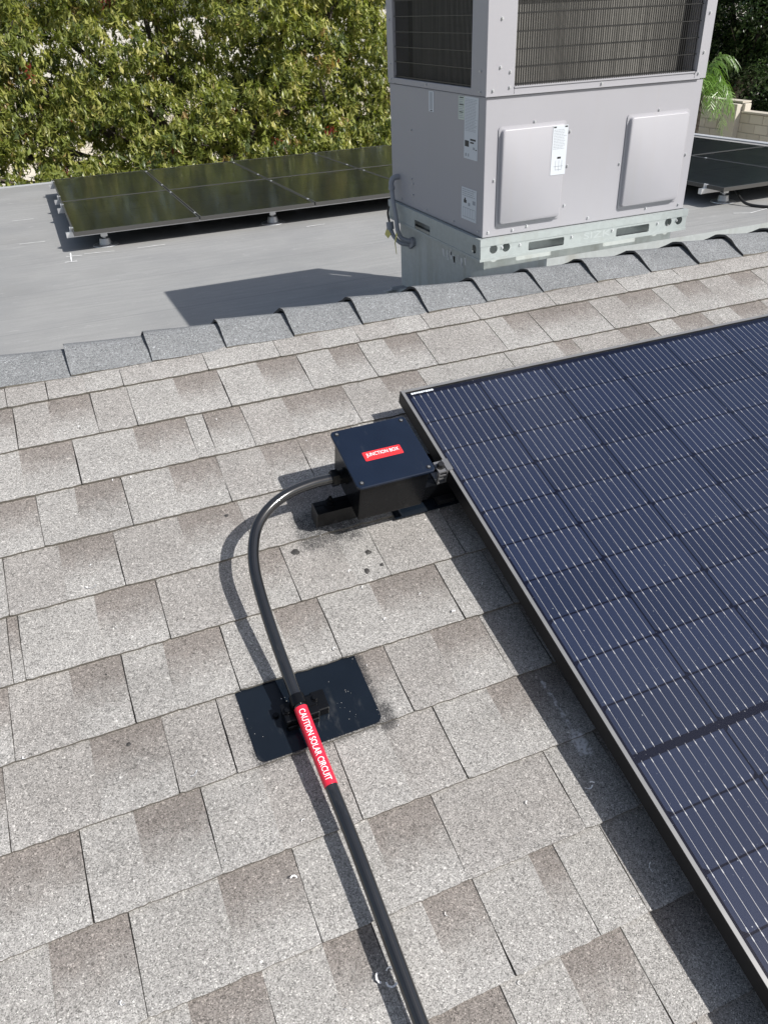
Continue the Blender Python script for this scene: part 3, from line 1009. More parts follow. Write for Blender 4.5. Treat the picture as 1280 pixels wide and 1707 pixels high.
for sx in (-1, 1):
    for sy in (-1, 1):
        sc = MB(); sc.tube([(0, 0, 0.0004), (0, 0, 0.0012)], 0.0050, 16, 0); sc.tube([(0, 0, 0.0012), (0, 0, 0.0024)], [0.0040, 0.0030], 16, 0); sc.tube([(0, 0, 0.0024), (0, 0, 0.0026)], [0.0026, 0.0024], 12, 1)
        sc.box((-0.0022, -0.0004, 0.0026), (0.0022, 0.0004, 0.0029), 0); sc.box((-0.0004, -0.0022, 0.0026), (0.0004, 0.0022, 0.00295), 0)
        me = sc.mesh("screw", [BLACKR, STEEL])
        obj("screw", me, lid, (sx * 0.0725, sy * 0.071, h2 - 0.0004))
sk = MB()
lp = rrect(0.0830, 0.0245, 0.002, 4); n = len(lp)
sk.add([(x, y, 0.0) for x, y in lp] + [(x, y, 0.0006) for x, y in lp], [tuple(range(n))[::-1], tuple(range(n, 2 * n))] + [(i, (i + 1) % n, (i + 1) % n + n, i + n) for i in range(n)])
lab = part("warning_label", sk, RED, jb, (-0.0010, -0.0065, h2 + 0.0001), label="red rectangular label reading JUNCTION BOX")
tm, tw = text_mesh("JUNCTION BOX", 0.0128)
for v in tm.vertices: v.co.x *= 0.0715 / tw; v.co.y *= 1.02; v.co.z = 0.0009
tm.materials.append(WHITE)
obj("lettering", tm, lab, (0, 0.0015, 0))
cn = MB()                                            # hub and hex nut of the conduit connector
cn.tube([(-0.0735, 0.0095, 0.055), (-0.079, 0.0095, 0.055)], 0.0185, 20)
cn.tube([(-0.079, 0.0095, 0.055), (-0.090, 0.0095, 0.055)], 0.0150, 20)
cn.tube([(-0.090, 0.0095, 0.055), (-0.104, 0.0095, 0.055)], 0.0185, 6)
part("conduit_connector", cn, BLACKP, jb)

# ------------------------------------------------------------------ conduit down the slope
cpts = [(-0.250, 0.230, 0.1200), (-0.298, 0.230, 0.1195), (-0.350, 0.238, 0.117), (-0.395, 0.258, 0.112), (-0.430, 0.289, 0.105), (-0.4515, 0.331, 0.097), (-0.4635, 0.379, 0.088),
        (-0.468, 0.442, 0.077), (-0.469, 0.510, 0.066), (-0.4680, 0.578, 0.057), (-0.4665, 0.642, 0.050), (-0.465, 0.72, 0.0465), (-0.463, 0.795, 0.045), (-0.460, 0.919, 0.044), (-0.460, 1.15, 0.043), (-0.460, 1.6, 0.042), (-0.460, 2.6, 0.042)]
CR = 0.0109
ctg = thing("conduit", "black painted metal conduit bending from the junction box and running down the shingles", "conduit", None, M_ROOF)
cl = catmull([(u, -v, h) for u, v, h in cpts], 8)
cm_ = MB(); cm_.tube(cl, CR, 28)
part("pipe", cm_, CONDP, ctg, smooth=True, angle=1.0)
# red printed sleeve; lettering follows its round surface
def along(vq):
    for a, b in zip(cl[:-1], cl[1:]):
        if a.y >= -vq >= b.y:
            t = (a.y + vq) / (a.y - b.y)
            return a.lerp(b, t)
    return cl[-1]
sv0, sv1 = 0.660, 0.806
slp = [along(sv0 + (sv1 - sv0) * k / 14) for k in range(15)]
sm_ = MB(); sm_.tube(slp, CR + 0.0009, 28)
slv = part("warning_sleeve", sm_, REDS, ctg, smooth=True, angle=1.0, label="red sleeve reading CAUTION SOLAR CIRCUIT")
tm, tw = text_mesh("CAUTION SOLAR CIRCUIT", 0.0160)
bm = bmesh.new(); bm.from_mesh(tm)
bmesh.ops.triangulate(bm, faces=bm.faces)
bmesh.ops.subdivide_edges(bm, edges=[e for e in bm.edges if e.calc_length() > 0.003], cuts=2, use_grid_fill=False)
bm.to_mesh(tm); bm.free()
LT = 0.132
for v in tm.vertices:
    s = v.co.x * LT / tw
    c = along((sv0 + sv1) / 2 + s + 0.0005)
    ang = v.co.y / (CR + 0.0013) - 0.10
    R_ = CR + 0.00125
    v.co = Vector((c.x + math.sin(ang) * R_, c.y, c.z + math.cos(ang) * R_))
tm.materials.append(WHITE)
obj("lettering", tm, slv)

# support: flashing plate, block and strap
sp = thing("conduit_support", "black square flashing plate with strap clamp holding the conduit on the shingles", "conduit support", None, RF(-0.4435, 0.640, 0.0))
pm = MB()
lp = []
for x, y in rrect(0.229, 0.150, 0.014, 5): lp.append((x, y))
# keep the two upper corners square
lp = [(0.1145, 0.082), (-0.1145, 0.082)] + [q for q in lp if q[1] < 0]
lp = [(0.1115 + 0.003, 0.082), (-0.1175, 0.082)] + [(x, y) for x, y in rrect(0.229, 0.150, 0.014, 5) if y < -0.04]
n = len(lp)
def pz(y): return 0.0086 - (y + 0.075) * 0.046
pm.add([(x, y, pz(y)) for x, y in lp] + [(x, y, pz(y) - 0.0018) for x, y in lp], [tuple(range(n)), tuple(range(n, 2 * n))[::-1]] + [(i, i + n, (i + 1) % n + n, (i + 1) % n) for i in range(n)])
me = pm.mesh("flashing_plate", [PLATEP])
bm = bmesh.new(); bm.from_mesh(me); bmesh.ops.recalc_face_normals(bm, faces=bm.faces); bm.to_mesh(me); bm.free()
obj("flashing_plate", me, sp)
kb = MB(); kb.box((-0.052, -0.032, 0.005), (0.010, 0.004, 0.034)); kb.box((-0.050, -0.037, 0.005), (0.008, -0.032, 0.020))
part("clamp_block", kb, BLACKP, sp, bevel=0.003, seg=2)
kc = MB(); kc.box((0.004, -0.028, 0.006), (0.030, 0.012, 0.0295)); part("clamp_block", kc, BLACKP, sp, bevel=0.003, seg=2)
st = MB()
ccx, ccz = -0.0232, 0.050
R1, R2 = CR + 0.0004, CR + 0.0030
vs = []
na = 17
for k in range(na):
    a = math.radians(-15 + 210 * k / (na - 1))
    for R_, y in ((R1, 0.003), (R2, 0.003), (R2, -0.016), (R1, -0.016)):
        vs.append((ccx + R_ * math.cos(a), y, ccz + R_ * math.sin(a)))
fs = []
for k in range(na - 1):
    for j in range(4):
        fs.append((k * 4 + j, k * 4 + (j + 1) % 4, (k + 1) * 4 + (j + 1) % 4, (k + 1) * 4 + j))
fs += [(0, 3, 2, 1), ((na - 1) * 4, (na - 1) * 4 + 1, (na - 1) * 4 + 2, (na - 1) * 4 + 3)]
st.add(vs, fs)
st.box((ccx + R1, -0.016, 0.0335), (ccx + 0.034, 0.003, 0.0362)); st.box((ccx - 0.030, -0.016, 0.0335), (ccx - R1, 0.003, 0.0362))
part("strap", st, BLACKP, sp)
for bx, by, bz in ((-0.0445, -0.012, 0.036), (0.0085, -0.006, 0.036), (-0.0615, 0.000, 0.005)):
    b_ = MB(); b_.tube([(bx, by, bz), (bx, by, bz + 0.0015)], 0.0065, 14); b_.tube([(bx, by, bz + 0.0015), (bx, by, bz + 0.006)], 0.0048, 6)
    part("bolt", b_, BLACKP, sp)

# swarf and plastic shavings lying about
db = MB()
def curl(u, v, r, a0, a1, wd, h=0.009):
    n = 7
    vs = []
    for k in range(n + 1):
        a = math.radians(a0 + (a1 - a0) * k / n)
        for s in (-0.5, 0.5):
            q = r + wd * s
            vs.append((u + q * math.cos(a), -v + q * math.sin(a), h + 0.002 * (k % 2) + 0.0012 * (s > 0)))
    db.add(vs, [(2 * k, 2 * k + 2, 2 * k + 3, 2 * k + 1) for k in range(n)])
curl(-0.108, 0.555, 0.008, 60, 120, 0.003); curl(-0.041, 0.947, 0.008, 200, 330, 0.002); curl(-0.034, 0.951, 0.006, 20, 110, 0.002)
curl(-0.009, 1.105, 0.010, 100, 210, 0.002); curl(-0.484, 1.084, 0.008, 120, 240, 0.003); curl(-0.473, 1.094, 0.008, 170, 320, 0.003); curl(-0.470, 1.083, 0.006, 0, 150, 0.002)
curl(-0.561, 0.911, 0.005, 0, 150, 0.002); curl(-0.759, 0.252, 0.012, 200, 320, 0.0015); curl(-0.667, 0.688, 0.009, 250, 350, 0.0015)
for k in range(90):
    u = rs.uniform(-1.0, 0.05); v = rs.uniform(-0.2, 1.3)
    q = ((v - V1) / EXPO) % 1.0
    curl(u, v, rs.uniform(0.001, 0.0035), rs.uniform(0, 360), rs.uniform(0, 360), rs.uniform(0.0006, 0.0014), 0.0028 + 0.0062 * q)
dbo = obj("swarf", db.mesh("swarf", [WHITE]), None)
dbo.matrix_world = M_ROOF
tag(dbo, "scattered white plastic shavings and swarf lying on the shingles", "debris")
dbo["kind"] = "stuff"

# ------------------------------------------------------------------ rooftop air conditioner
X0, Y0, W, D = 1.2446, 1.8469, 1.2009, 1.0794
ZR, ZC, ZS, ZT = -0.303, -0.196, 0.408, 0.862
ac = thing("rooftop_air_conditioner", "big taupe packaged air conditioner standing on a metal curb behind the ridge", "air conditioner", None, None, (X0, Y0, ZR))
zc, zs, zt = ZC - ZR, ZS - ZR, ZT - ZR
lo = MB(); lo.box((0, 0, zc), (W, D, zs - 0.002))
part("lower_cabinet", lo, CAB, ac, bevel=0.004, seg=2)
def panel_cover(x0, x1, z0, z1):
    """stamped access cover standing proud of the front"""
    mb = MB()
    w, h = x1 - x0, z1 - z0
    rings = [(0.0, 0.0, 0.014), (0.0, -0.004, 0.014), (0.010, -0.006, 0.016), (0.0135, -0.021, 0.016), (0.017, -0.0235, 0.016)]
    n = None
    vs = []
    for inset, y, r in rings:
        lp = rrect(w - 2 * inset, h - 2 * inset, r, 5, w / 2, h / 2)
        n = len(lp)
        vs += [(x, y, z) for x, z in lp]
    fs = []
    for k in range(len(rings) - 1):
        for i in range(n):
            fs.append((k * n + i, k * n + (i + 1) % n, (k + 1) * n + (i + 1) % n, (k + 1) * n + i))
    fs.append(tuple(range((len(rings) - 1) * n, len(rings) * n)))
    mb.add(vs, fs)
    me = mb.mesh("access_panel", [CAB], True, 0.5)
    bm = bmesh.new(); bm.from_mesh(me); bmesh.ops.recalc_face_normals(bm, faces=bm.faces)
    bm.faces.ensure_lookup_table()
    if bm.faces[-1].normal.y > 0: bmesh.ops.reverse_faces(bm, faces=bm.faces)
    bm.to_mesh(me); bm.free()
    return obj("access_panel", me, ac, (x0, -0.0005, z0))
panel_cover(0.067, 0.428, -0.152 - ZR, 0.284 - ZR)
panel_cover(0.772, 1.144, -0.152 - ZR, 0.280 - ZR)
# upper section: corner posts, rails, top, coil and wire guard
up = MB()
o_ = 0.006
zb, ztop = zs + 0.001, zt
gx0, gx1, gz0 = 0.136, 1.137, 0.440 - ZR
gy0, gy1 = 0.134, 1.005
gzt = 0.825 - ZR
def post(x0, x1, y0, y1): up.box((x0, y0, zb), (x1, y1, ztop - 0.03))
post(-o_, gx0, -o_, gy0)                 # near left corner post
post(gx1, W + o_, -o_, gy0)
post(-o_, gx0, gy1, D + o_)
post(gx1, W + o_, gy1, D + o_)
up.box((gx0, -o_, zb), (gx1, 0.05, gz0)); up.box((gx0, -o_, gzt), (gx1, 0.05, ztop - 0.03))
up.box((-o_, gy0, zb), (0.05, gy1, gz0 - 0.004)); up.box((-o_, gy0, gzt), (0.05, gy1, ztop - 0.03))
up.box((W - 0.05, gy0, zb), (W + o_, gy1, gz0)); up.box((gx0, D - 0.05, zb), (gx1, D + o_, gz0))
part("upper_frame", up, CAB, ac, bevel=0.0015, seg=1)
tp = MB(); tp.box((-0.012, -0.012, ztop - 0.03), (W + 0.012, D + 0.012, ztop))
part("top_pan", tp, CAB, ac, bevel=0.006, seg=2)
fg = MB(); fg.tube([(W / 2, D / 2, ztop), (W / 2, D / 2, ztop + 0.01)], 0.36, 40)
part("fan_shroud", fg, DARK, ac)
tr = MB()
tr.box((-o_ - 0.003, -o_ - 0.005, zb - 0.001), (gx1 + 0.03, -o_ - 0.0005, zb + 0.003)); tr.box((gx0, -o_ - 0.004, gz0 - 0.004), (gx1, -o_ - 0.0003, gz0 + 0.002))
tr.box((gx1 + 0.001, -o_ - 0.011, gz0), (gx1 + 0.007, -o_ - 0.0003, gzt))
part("trim_lip", tr, CAB, ac)
co = MB()
co.box((0.075, 0.075, zb), (W - 0.075, 0.095, gzt)); co.box((0.086, 0.095, zb), (0.105, D - 0.075, gzt)); co.box((W - 0.095, 0.095, zb), (W - 0.075, D - 0.075, gzt))
co.box((0.095, D - 0.095, zb), (W - 0.095, D - 0.075, gzt))
coil = part("coil", co, DARK, ac)
fn = MB()
fn.box((gx0 - 0.05, 0.062, zb), (gx1 - 0.055, 0.0745, gzt))
fn.box((0.0755, gy0 - 0.05, zb), (0.0850, gy1 - 0.07, gzt))
fno = part("coil_face", fn, COILM, coil)
gd = MB()
wr = 0.00125
x = gx0 + 0.004
while x < gx1 - 0.003:
    gd.box((x - wr, 0.006, gz0 - 0.003), (x + wr, 0.009, gzt)); x += 0.0122
z = gz0 + 0.006
rows = []
while z < gzt:
    gd.box((gx0 - 0.004, 0.003, z - 0.0016), (gx1 + 0.002, 0.006, z + 0.0016)); z += 0.0675
y = gy0 + 0.004
while y < gy1 - 0.003:
    gd.box((0.006, y - wr, gz0 - 0.005), (0.009, y + wr, gzt)); y += 0.0122
z = gz0 + 0.004
while z < gzt:
    gd.box((0.003, gy0 - 0.002, z - 0.0016), (0.006, gy1 + 0.003, z + 0.0016)); z += 0.0675
gdo = part("wire_guard", gd, WIREB, ac); gdo["kind"] = "stuff"
# screws
scm = MB(); scm.tube([(0, 0, 0), (0, -0.0016, 0)], 0.0068, 12); scm.tube([(0, -0.0016, 0), (0, -0.0065, 0)], 0.0046, 6)
SCREW = scm.mesh("screw", [STEEL])
for x, z in ((0.255, 0.292), (0.052, 0.06), (0.245, -0.168), (0.452, 0.235), (0.452, 0.085), (0.452, -0.095), (0.957, 0.288), (0.757, 0.065), (0.955, -0.166), (1.162, 0.07),
             (0.03, -0.172), (0.60, -0.172), (0.165, -0.176), (1.165, -0.172)):
    obj("screw", SCREW, ac, (x, -0.0002, z - ZR))
for x, z in ((0.028, 0.432), (0.062, 0.52), (0.112, 0.50), (0.112, 0.44), (0.60, 0.424), (1.158, 0.432), (1.172, 0.52), (1.172, 0.68), (0.062, 0.70)):
    obj("screw", SCREW, ac, (x, -o_ - 0.0002, z - ZR))
SCREWL = SCREW.copy()
for v in SCREWL.vertices: v.co = Vector((v.co.y, v.co.x, v.co.z))
SCREWL.flip_normals()
for y, z in ((0.80, 0.20), (0.805, -0.045), (0.79, -0.068), (0.79, -0.125), (0.30, -0.172), (0.62, -0.172), (0.95, -0.172), (0.04, -0.172)):
    obj("screw", SCREWL, ac, (-0.0002, y, z - ZR))
for y, z in ((0.60, 0.424), (0.045, 0.425), (0.045, 0.505), (1.045, 0.50), (1.04, 0.428), (1.045, 0.70)):
    obj("screw", SCREWL, ac, (-o_ - 0.0002, y, z - ZR))
# stickers with unreadable fine print
def sticker(face, a0, a1, z0, z1, base, rows, extras=()):
    """face 'F' (front, a = x) or 'L' (left side, a = y, running away from the viewer)"""
    yb = -0.0008 if face == 'L' else (-0.0248 if a0 > 0.3 else -0.0008)
    def P3(a, z, d):
        return (a, yb - d, z - ZR) if face == 'F' else (yb - d, a, z - ZR)
    mb = MB()
    mb.box(P3(a0, z0, 0.0006), P3(a1, z1, 0.0))
    s = part("sticker", mb, base, ac)
    pr = MB()
    for (p0, p1, q0, q1, mi) in rows:
        pr.box(P3(a0 + (a1 - a0) * p0, z0 + (z1 - z0) * q0, 0.0009), P3(a0 + (a1 - a0) * p1, z0 + (z1 - z0) * q1, 0.0006), mi)
    pr_ = part("print", pr, [INK, INKD], s); pr_["kind"] = "stuff"
    return s
def lines(q1, q0, n, p0=0.08, p1=0.92, frac=0.35, ragged=0.25):
    out = []
    for k in range(n):
        z = q1 + (q0 - q1) * (k + 0.5) / n
        hh = abs(q1 - q0) / n * frac / 2
        a = p1 - random.uniform(0, ragged) * (p1 - p0)
        x = p0
        while x < a:
            w = random.uniform(0.05, 0.17)
            out.append((x, min(x + w, a), z - hh, z + hh, 0)); x += w + 0.03
    return out
# the left side runs away from the viewer, so text starts at the far edge there
def flip(rows): return [(1 - b, 1 - a, c, d, m) for a, b, c, d, m in rows]
sticker('L', 0.066, 0.199, 0.138, 0.400, PAPER, flip(lines(0.97, 0.45, 22, 0.06, 0.94, 0.3) + [(0.45, 0.85, 0.31, 0.34, 1), (0.45, 0.72, 0.265, 0.29, 1), (0.06, 0.36, 0.20, 0.30, 1), (0.66, 0.80, 0.17, 0.21, 0), (0.84, 0.95, 0.165, 0.18, 1), (0.1, 0.2, 0.04, 0.09, 0), (0.3, 0.38, 0.04, 0.09, 0)]))
sticker('L', 0.201, 0.262, 0.300, 0.398, PAPERG, flip(lines(0.96, 0.05, 12, 0.1, 0.9, 0.4) + [(0.2, 0.8, 0.92, 0.96, 1), (0.15, 0.85, 0.62, 0.66, 1), (0.2, 0.8, 0.30, 0.34, 1)]))
sticker('L', 0.525, 0.582, 0.307, 0.399, PAPER, flip([(0.25, 0.45, 0.12, 0.95, 0), (0.55, 0.7, 0.12, 0.95, 0), (0.3, 0.7, 0.03, 0.08, 1)]))
sticker('L', 0.063, 0.216, -0.140, 0.008, PAPER, flip(lines(0.97, 0.72, 4, 0.06, 0.94, 0.35) + [(0.16, 0.34, 0.52, 0.62, 1), (0.2, 0.28, 0.62, 0.68, 1), (0.74, 0.92, 0.54, 0.66, 0), (0.45, 0.58, 0.46, 0.56, 0), (0.1, 0.9, 0.37, 0.385, 0), (0.1, 0.9, 0.08, 0.095, 0)] + [(0.1 + k * 0.16, 0.115 + k * 0.16, 0.08, 0.38, 0) for k in range(6)]))
sticker('F', 0.342, 0.424, 0.055, 0.268, PAPER, [(0.04, 0.22, 0.955, 0.985, 1), (0.78, 0.97, 0.955, 0.985, 1)] + lines(0.93, 0.52, 13, 0.08, 0.92, 0.3) + [(0.40, 0.64, 0.33, 0.37, 1), (0.46, 0.58, 0.345, 0.356, 0), (0.3, 0.32, 0.10, 0.30, 0), (0.52, 0.54, 0.08, 0.30, 0), (0.72, 0.74, 0.12, 0.30, 0), (0.2, 0.8, 0.17, 0.18, 0), (0.3, 0.74, 0.10, 0.11, 0)])
# base rails with fork slots and lifting holes
RT = 0.105
def base_sheet(L, slots, holes):
    loops = [[(0, 0.002), (L, 0.002), (L, RT - 0.002), (0, RT - 0.002)]]
    for a, b, z0, z1 in slots: loops.append(rrect(b - a, z1 - z0, 0.007, 4, (a + b) / 2, (z0 + z1) / 2)[::-1])
    for a, z in holes: loops.append(circle(a, z, 0.0215, 22)[::-1])
    return sheet("base_rail", loops, 0.003)
me = base_sheet(W + 0.036, [(0.268, 0.474, 0.020, 0.060), (0.790, 0.996, 0.020, 0.060)], [(0.071, 0.053), (0.141, 0.053), (1.118, 0.053), (1.188, 0.053)])
me.materials.append(GALV)
br = obj("base_rail", me, ac, (-0.018, -0.0185, 0))
br.rotation_euler = (math.radians(90), 0, 0)
me = base_sheet(D + 0.036, [(0.362, 0.560, 0.012, 0.058)], [(0.085, 0.050), (1.055, 0.050)])
me.materials.append(GALV)
br = obj("base_rail", me, ac, (-0.0185, D + 0.018, 0))
br.rotation_euler = (math.radians(90), 0, math.radians(-90))
bx = MB()
bx.box((W + 0.015, -0.016, 0.002), (W + 0.018, D + 0.018, RT - 0.002)); bx.box((-0.016, D + 0.014, 0.002), (W + 0.014, D + 0.017, RT - 0.002))
part("base_rail", bx, GALV, ac)
fl_ = MB()
fl_.box((-0.0215, -0.0220, RT - 0.034), (W + 0.0215, -0.0202, RT)); fl_.box((-0.0225, -0.023, 0.0), (W + 0.0225, -0.0202, 0.012))
fl_.box((-0.0220, -0.0198, RT - 0.034), (-0.0202, D + 0.0215, RT)); fl_.box((-0.023, -0.0198, 0.0), (-0.0202, D + 0.0225, 0.012))
fl_.box((-0.020, -0.0198, RT - 0.0015), (0.0, D + 0.02, RT)); fl_.box((0.0002, -0.0198, RT - 0.0015), (W + 0.02, -0.0002, RT))
part("rail_flange", fl_, GALV, ac)
inn = MB(); inn.box((0.045, 0.045, 0.003), (W - 0.045, D - 0.045, RT - 0.004)); part("inner_pan", inn, GALV, ac)
tm, tw = text_mesh("SIZK", 0.044)                       # rubbed chalk writing on the front rail
for v in tm.vertices: v.co.x *= 0.165 / tw; v.co = Vector((v.co.x, 0, v.co.y))
PALE = mat_plain("rubbed_paint_pen", (0.405, 0.44, 0.435), 0.8, var=0.06, scale=60)
tm.materials.append(PALE)
obj("rubbed_writing", tm, ac, (0.655, -0.0206, 0.047))
for x in (0.20, 0.50, 0.745, 1.03, 0.10, 1.152):
    obj("screw", SCREW, ac, (x, -0.0202, 0.055), None)

# roof curb under it, sitting on the back slope
def zback(y): return RZ - 0.004 - (y - RY) * tb
cu = thing("roof_curb", "weathered galvanized steel curb box under the air conditioner with spread base flashing", "roof curb", None, None, (X0, Y0, ZR))
i0 = 0.030
cbx = MB()
zz0 = zback(Y0 + i0) - ZR; zz1 = zback(Y0 + D - i0) - ZR
ztc = 0.0005
cbx.add([(i0, i0, zz0 - 0.02), (W - i0, i0, zz0 - 0.02), (W - i0, D - i0, zz1 - 0.25), (i0, D - i0, zz1 - 0.25), (i0, i0, ztc), (W - i0, i0, ztc), (W - i0, D - i0, ztc), (i0, D - i0, ztc)],
        [(3, 2, 1, 0), (4, 5, 6, 7), (0, 1, 5, 4), (1, 2, 6, 5), (2, 3, 7, 6), (3, 0, 4, 7)])
part("curb_wall", cbx, CURBM, cu)
ap = MB()
def slab(x0, x1, y0, y1, h0, h1):
    vs = []
    for h in (h0, h1):
        for x, y in ((x0, y0), (x1, y0), (x1, y1), (x0, y1)):
            vs.append((x, y, zback(Y0 + y) - ZR + h))
    ap.add(vs, [(3, 2, 1, 0), (4, 5, 6, 7), (0, 1, 5, 4), (1, 2, 6, 5), (2, 3, 7, 6), (3, 0, 4, 7)])
slab(-0.04, W + 0.02, -0.62, i0 - 0.001, 0.0, 0.047)
slab(-0.04, i0 - 0.001, i0 + 0.6, D + 0.06, 0.0, 0.022)
part("base_flashing", ap, CURBM, cu)
lpz = MB()
slab2 = ap
ap = lpz
slab(-0.075, 0.16, 0.965, 1.10, 0.022, 0.030); slab(-0.05, 0.16, 1.02, 1.045, 0.030, 0.044)
part("flashing_lip", lpz, DRIP, cu)
sm2 = MB()                                               # rubbed, unreadable paint strokes on the side sheet
for k in range(7):
    y_ = 0.20 + k * 0.042
    for q in range(2):
        yy = y_ + random.uniform(0, 0.015); z_ = -0.06 + random.uniform(-0.02, 0.02)
        sm2.add([(i0 - 0.001, yy, z_ - 0.02), (i0 - 0.001, yy + 0.012, z_ - 0.018), (i0 - 0.001, yy + 0.016 + random.uniform(-.012, .012), z_ + 0.018), (i0 - 0.001, yy + 0.003, z_ + 0.02)], [(3, 2, 1, 0)])
part("rubbed_writing", sm2, CHALK, cu)

# power whip at the back of the left side
wp = thing("flexible_conduit", "grey flexible conduit with elbow fitting hanging on the air conditioner's shaded side", "conduit", None, None, (X0, Y0, ZR))
el = MB()
el.tube(catmull([(0.0, 0.985, 0.245), (-0.035, 0.985, 0.240), (-0.048, 0.985, 0.215), (-0.048, 0.982, 0.195)], 5), 0.0155, 14)
el.tube([(-0.048, 0.982, 0.197), (-0.048, 0.981, 0.180)], 0.019, 14)
part("elbow", el, PVC, wp, smooth=True, angle=0.8)
hs = MB(); hp = catmull([(-0.048, 0.981, 0.185), (-0.052, 0.955, 0.12), (-0.054, 0.915, 0.04), (-0.050, 0.905, -0.03), (-0.030, 0.895, -0.075), (0.012, 0.870, -0.092), (0.034, 0.862, -0.096)], 12)
hs.tube(hp, [0.0125 + 0.0008 * (k % 2) for k in range(len(hp))], 14)
part("hose", hs, PVC, wp, smooth=True, angle=0.9)
h2_ = MB(); hp = catmull([(-0.040, 1.052, 0.075), (-0.046, 1.055, 0.035), (-0.040, 1.045, -0.02)], 8)
h2_.tube(hp, 0.006, 10); part("wire", h2_, BLKCAB, wp, smooth=True, angle=0.9)
h3 = MB(); h3.tube([(-0.040, 1.045, -0.010), (-0.040, 1.035, -0.052)], 0.022, 14)
hp = catmull([(-0.040, 1.036, -0.048), (-0.035, 1.00, -0.085), (-0.015, 0.95, -0.115), (0.010, 0.91, -0.118), (0.033, 0.895, -0.118)], 10)
h3.tube(hp, [0.0115 + 0.0008 * (k % 2) for k in range(len(hp))], 12)
part("hose", h3, PVC, wp, smooth=True, angle=0.9)
bx_ = MB(); bx_.tube([(0.034, 0.862, -0.096), (0.012, 0.862, -0.096)], 0.028, 16); bx_.tube([(0.034, 0.895, -0.118), (0.016, 0.895, -0.118)], 0.024, 16); part("fitting", bx_, PVC, wp)
ty = MB()
ty.add([(-0.0535, 0.915, -0.028), (-0.0535, 0.892, -0.030), (-0.068, 0.90, -0.10), (-0.068, 0.912, -0.10), (-0.060, 0.905, -0.165), (-0.060, 0.911, -0.165)], [(0, 1, 2, 3), (3, 2, 4, 5)])
ty.add([(-0.0535, 1.000, -0.070), (-0.053, 1.06, -0.045), (-0.062, 1.075, -0.085), (-0.060, 1.03, -0.10)], [(0, 1, 2, 3)])
tyo = part("tape", ty, YEL, wp)
tyo.modifiers.new("thick", 'SOLIDIFY').thickness = 0.0012

# ------------------------------------------------------------------ arrays on the flat roof
WPT, LPT, AH = 1.1345, 1.768, 0.184
pw2, pl2_ = WPT - 0.012, LPT - 0.016
def far_meshes():
    H, lip = 0.035, 0.012
    fr = MB()
    fr.box((0, 0, -H), (lip, pl2_, 0)); fr.box((pw2 - lip, 0, -H), (pw2, pl2_, 0))
    fr.box((lip, 0, -H), (pw2 - lip, lip, -0.0002)); fr.box((lip, pl2_ - lip, -H), (pw2 - lip, pl2_, -0.0002))
    a = fr.mesh("frame", [FRAMEF])
    bk = MB(); bk.box((lip, lip, -0.0090), (pw2 - lip, pl2_ - lip, -0.0070)); b = bk.mesh("backsheet", [BACK])
    ce = MB()
    for r in range(18):
        for c in range(6):
            x = 0.016 + c * 0.182; y = 0.018 + r * 0.0935 + (0.012 if r >= 9 else 0)
            ce.add([(x + .001, y + .001, -0.0066), (x + 0.1805, y + .001, -0.0066), (x + 0.1805, y + 0.0925, -0.0066), (x + .001, y + 0.0925, -0.0066)], [(0, 1, 2, 3)])
    c_ = ce.mesh("cell_sheet", [CELLF])
    gl = MB(); gl.add([(lip, lip, -0.0022), (pw2 - lip, lip, -0.0022), (pw2 - lip, pl2_ - lip, -0.0022), (lip, pl2_ - lip, -0.0022)], [(0, 1, 2, 3)])
    d = gl.mesh("glass", [GLASSF])
    return a, b, c_, d
FM = far_meshes()
ROTF = Matrix.Rotation(-math.atan(KF), 4, 'X')
def far_panel(x, y, label, group):
    M = Matrix.Translation((x, y, zflat(y) + AH)) @ ROTF
    t = thing("solar_panel", label, "solar panel", group, M)
    for nme, me in zip(("frame", "backsheet", "cell_sheet", "glass"), FM): obj(nme, me, t)
AX, AY = -0.4651, 6.165
order = ("end", "second", "third", "fourth")
for j, rown in enumerate(("front", "back")):
    for i in range(4):
        if i == 0: lb = "%s row end panel of the low array by the tree, next to shiny rail ends" % rown
        else: lb = "%s row panel of the low array by the tree, %s from shiny rail ends" % (rown, order[i])
        far_panel(AX + i * WPT, AY + j * LPT, lb, "panels of the low array by the green tree")
RX, RYA = 5.25, 4.42
for j, rown in enumerate(("front", "back")):
    for i in range(2):
        side = "above the coiled black cable" if (i == 0 and j == 0) else ("beside the roof's drip edge" if i == 1 else "behind the foot with the cable")
        far_panel(RX + i * WPT, RYA + j * LPT, "%s row panel of the small array by the block wall, %s" % (rown, "over the black cable" if (i, j) == (0, 0) else ("along the drip edge" if i == 1 else "on the air conditioner side")), "panels of the small array by the block wall")
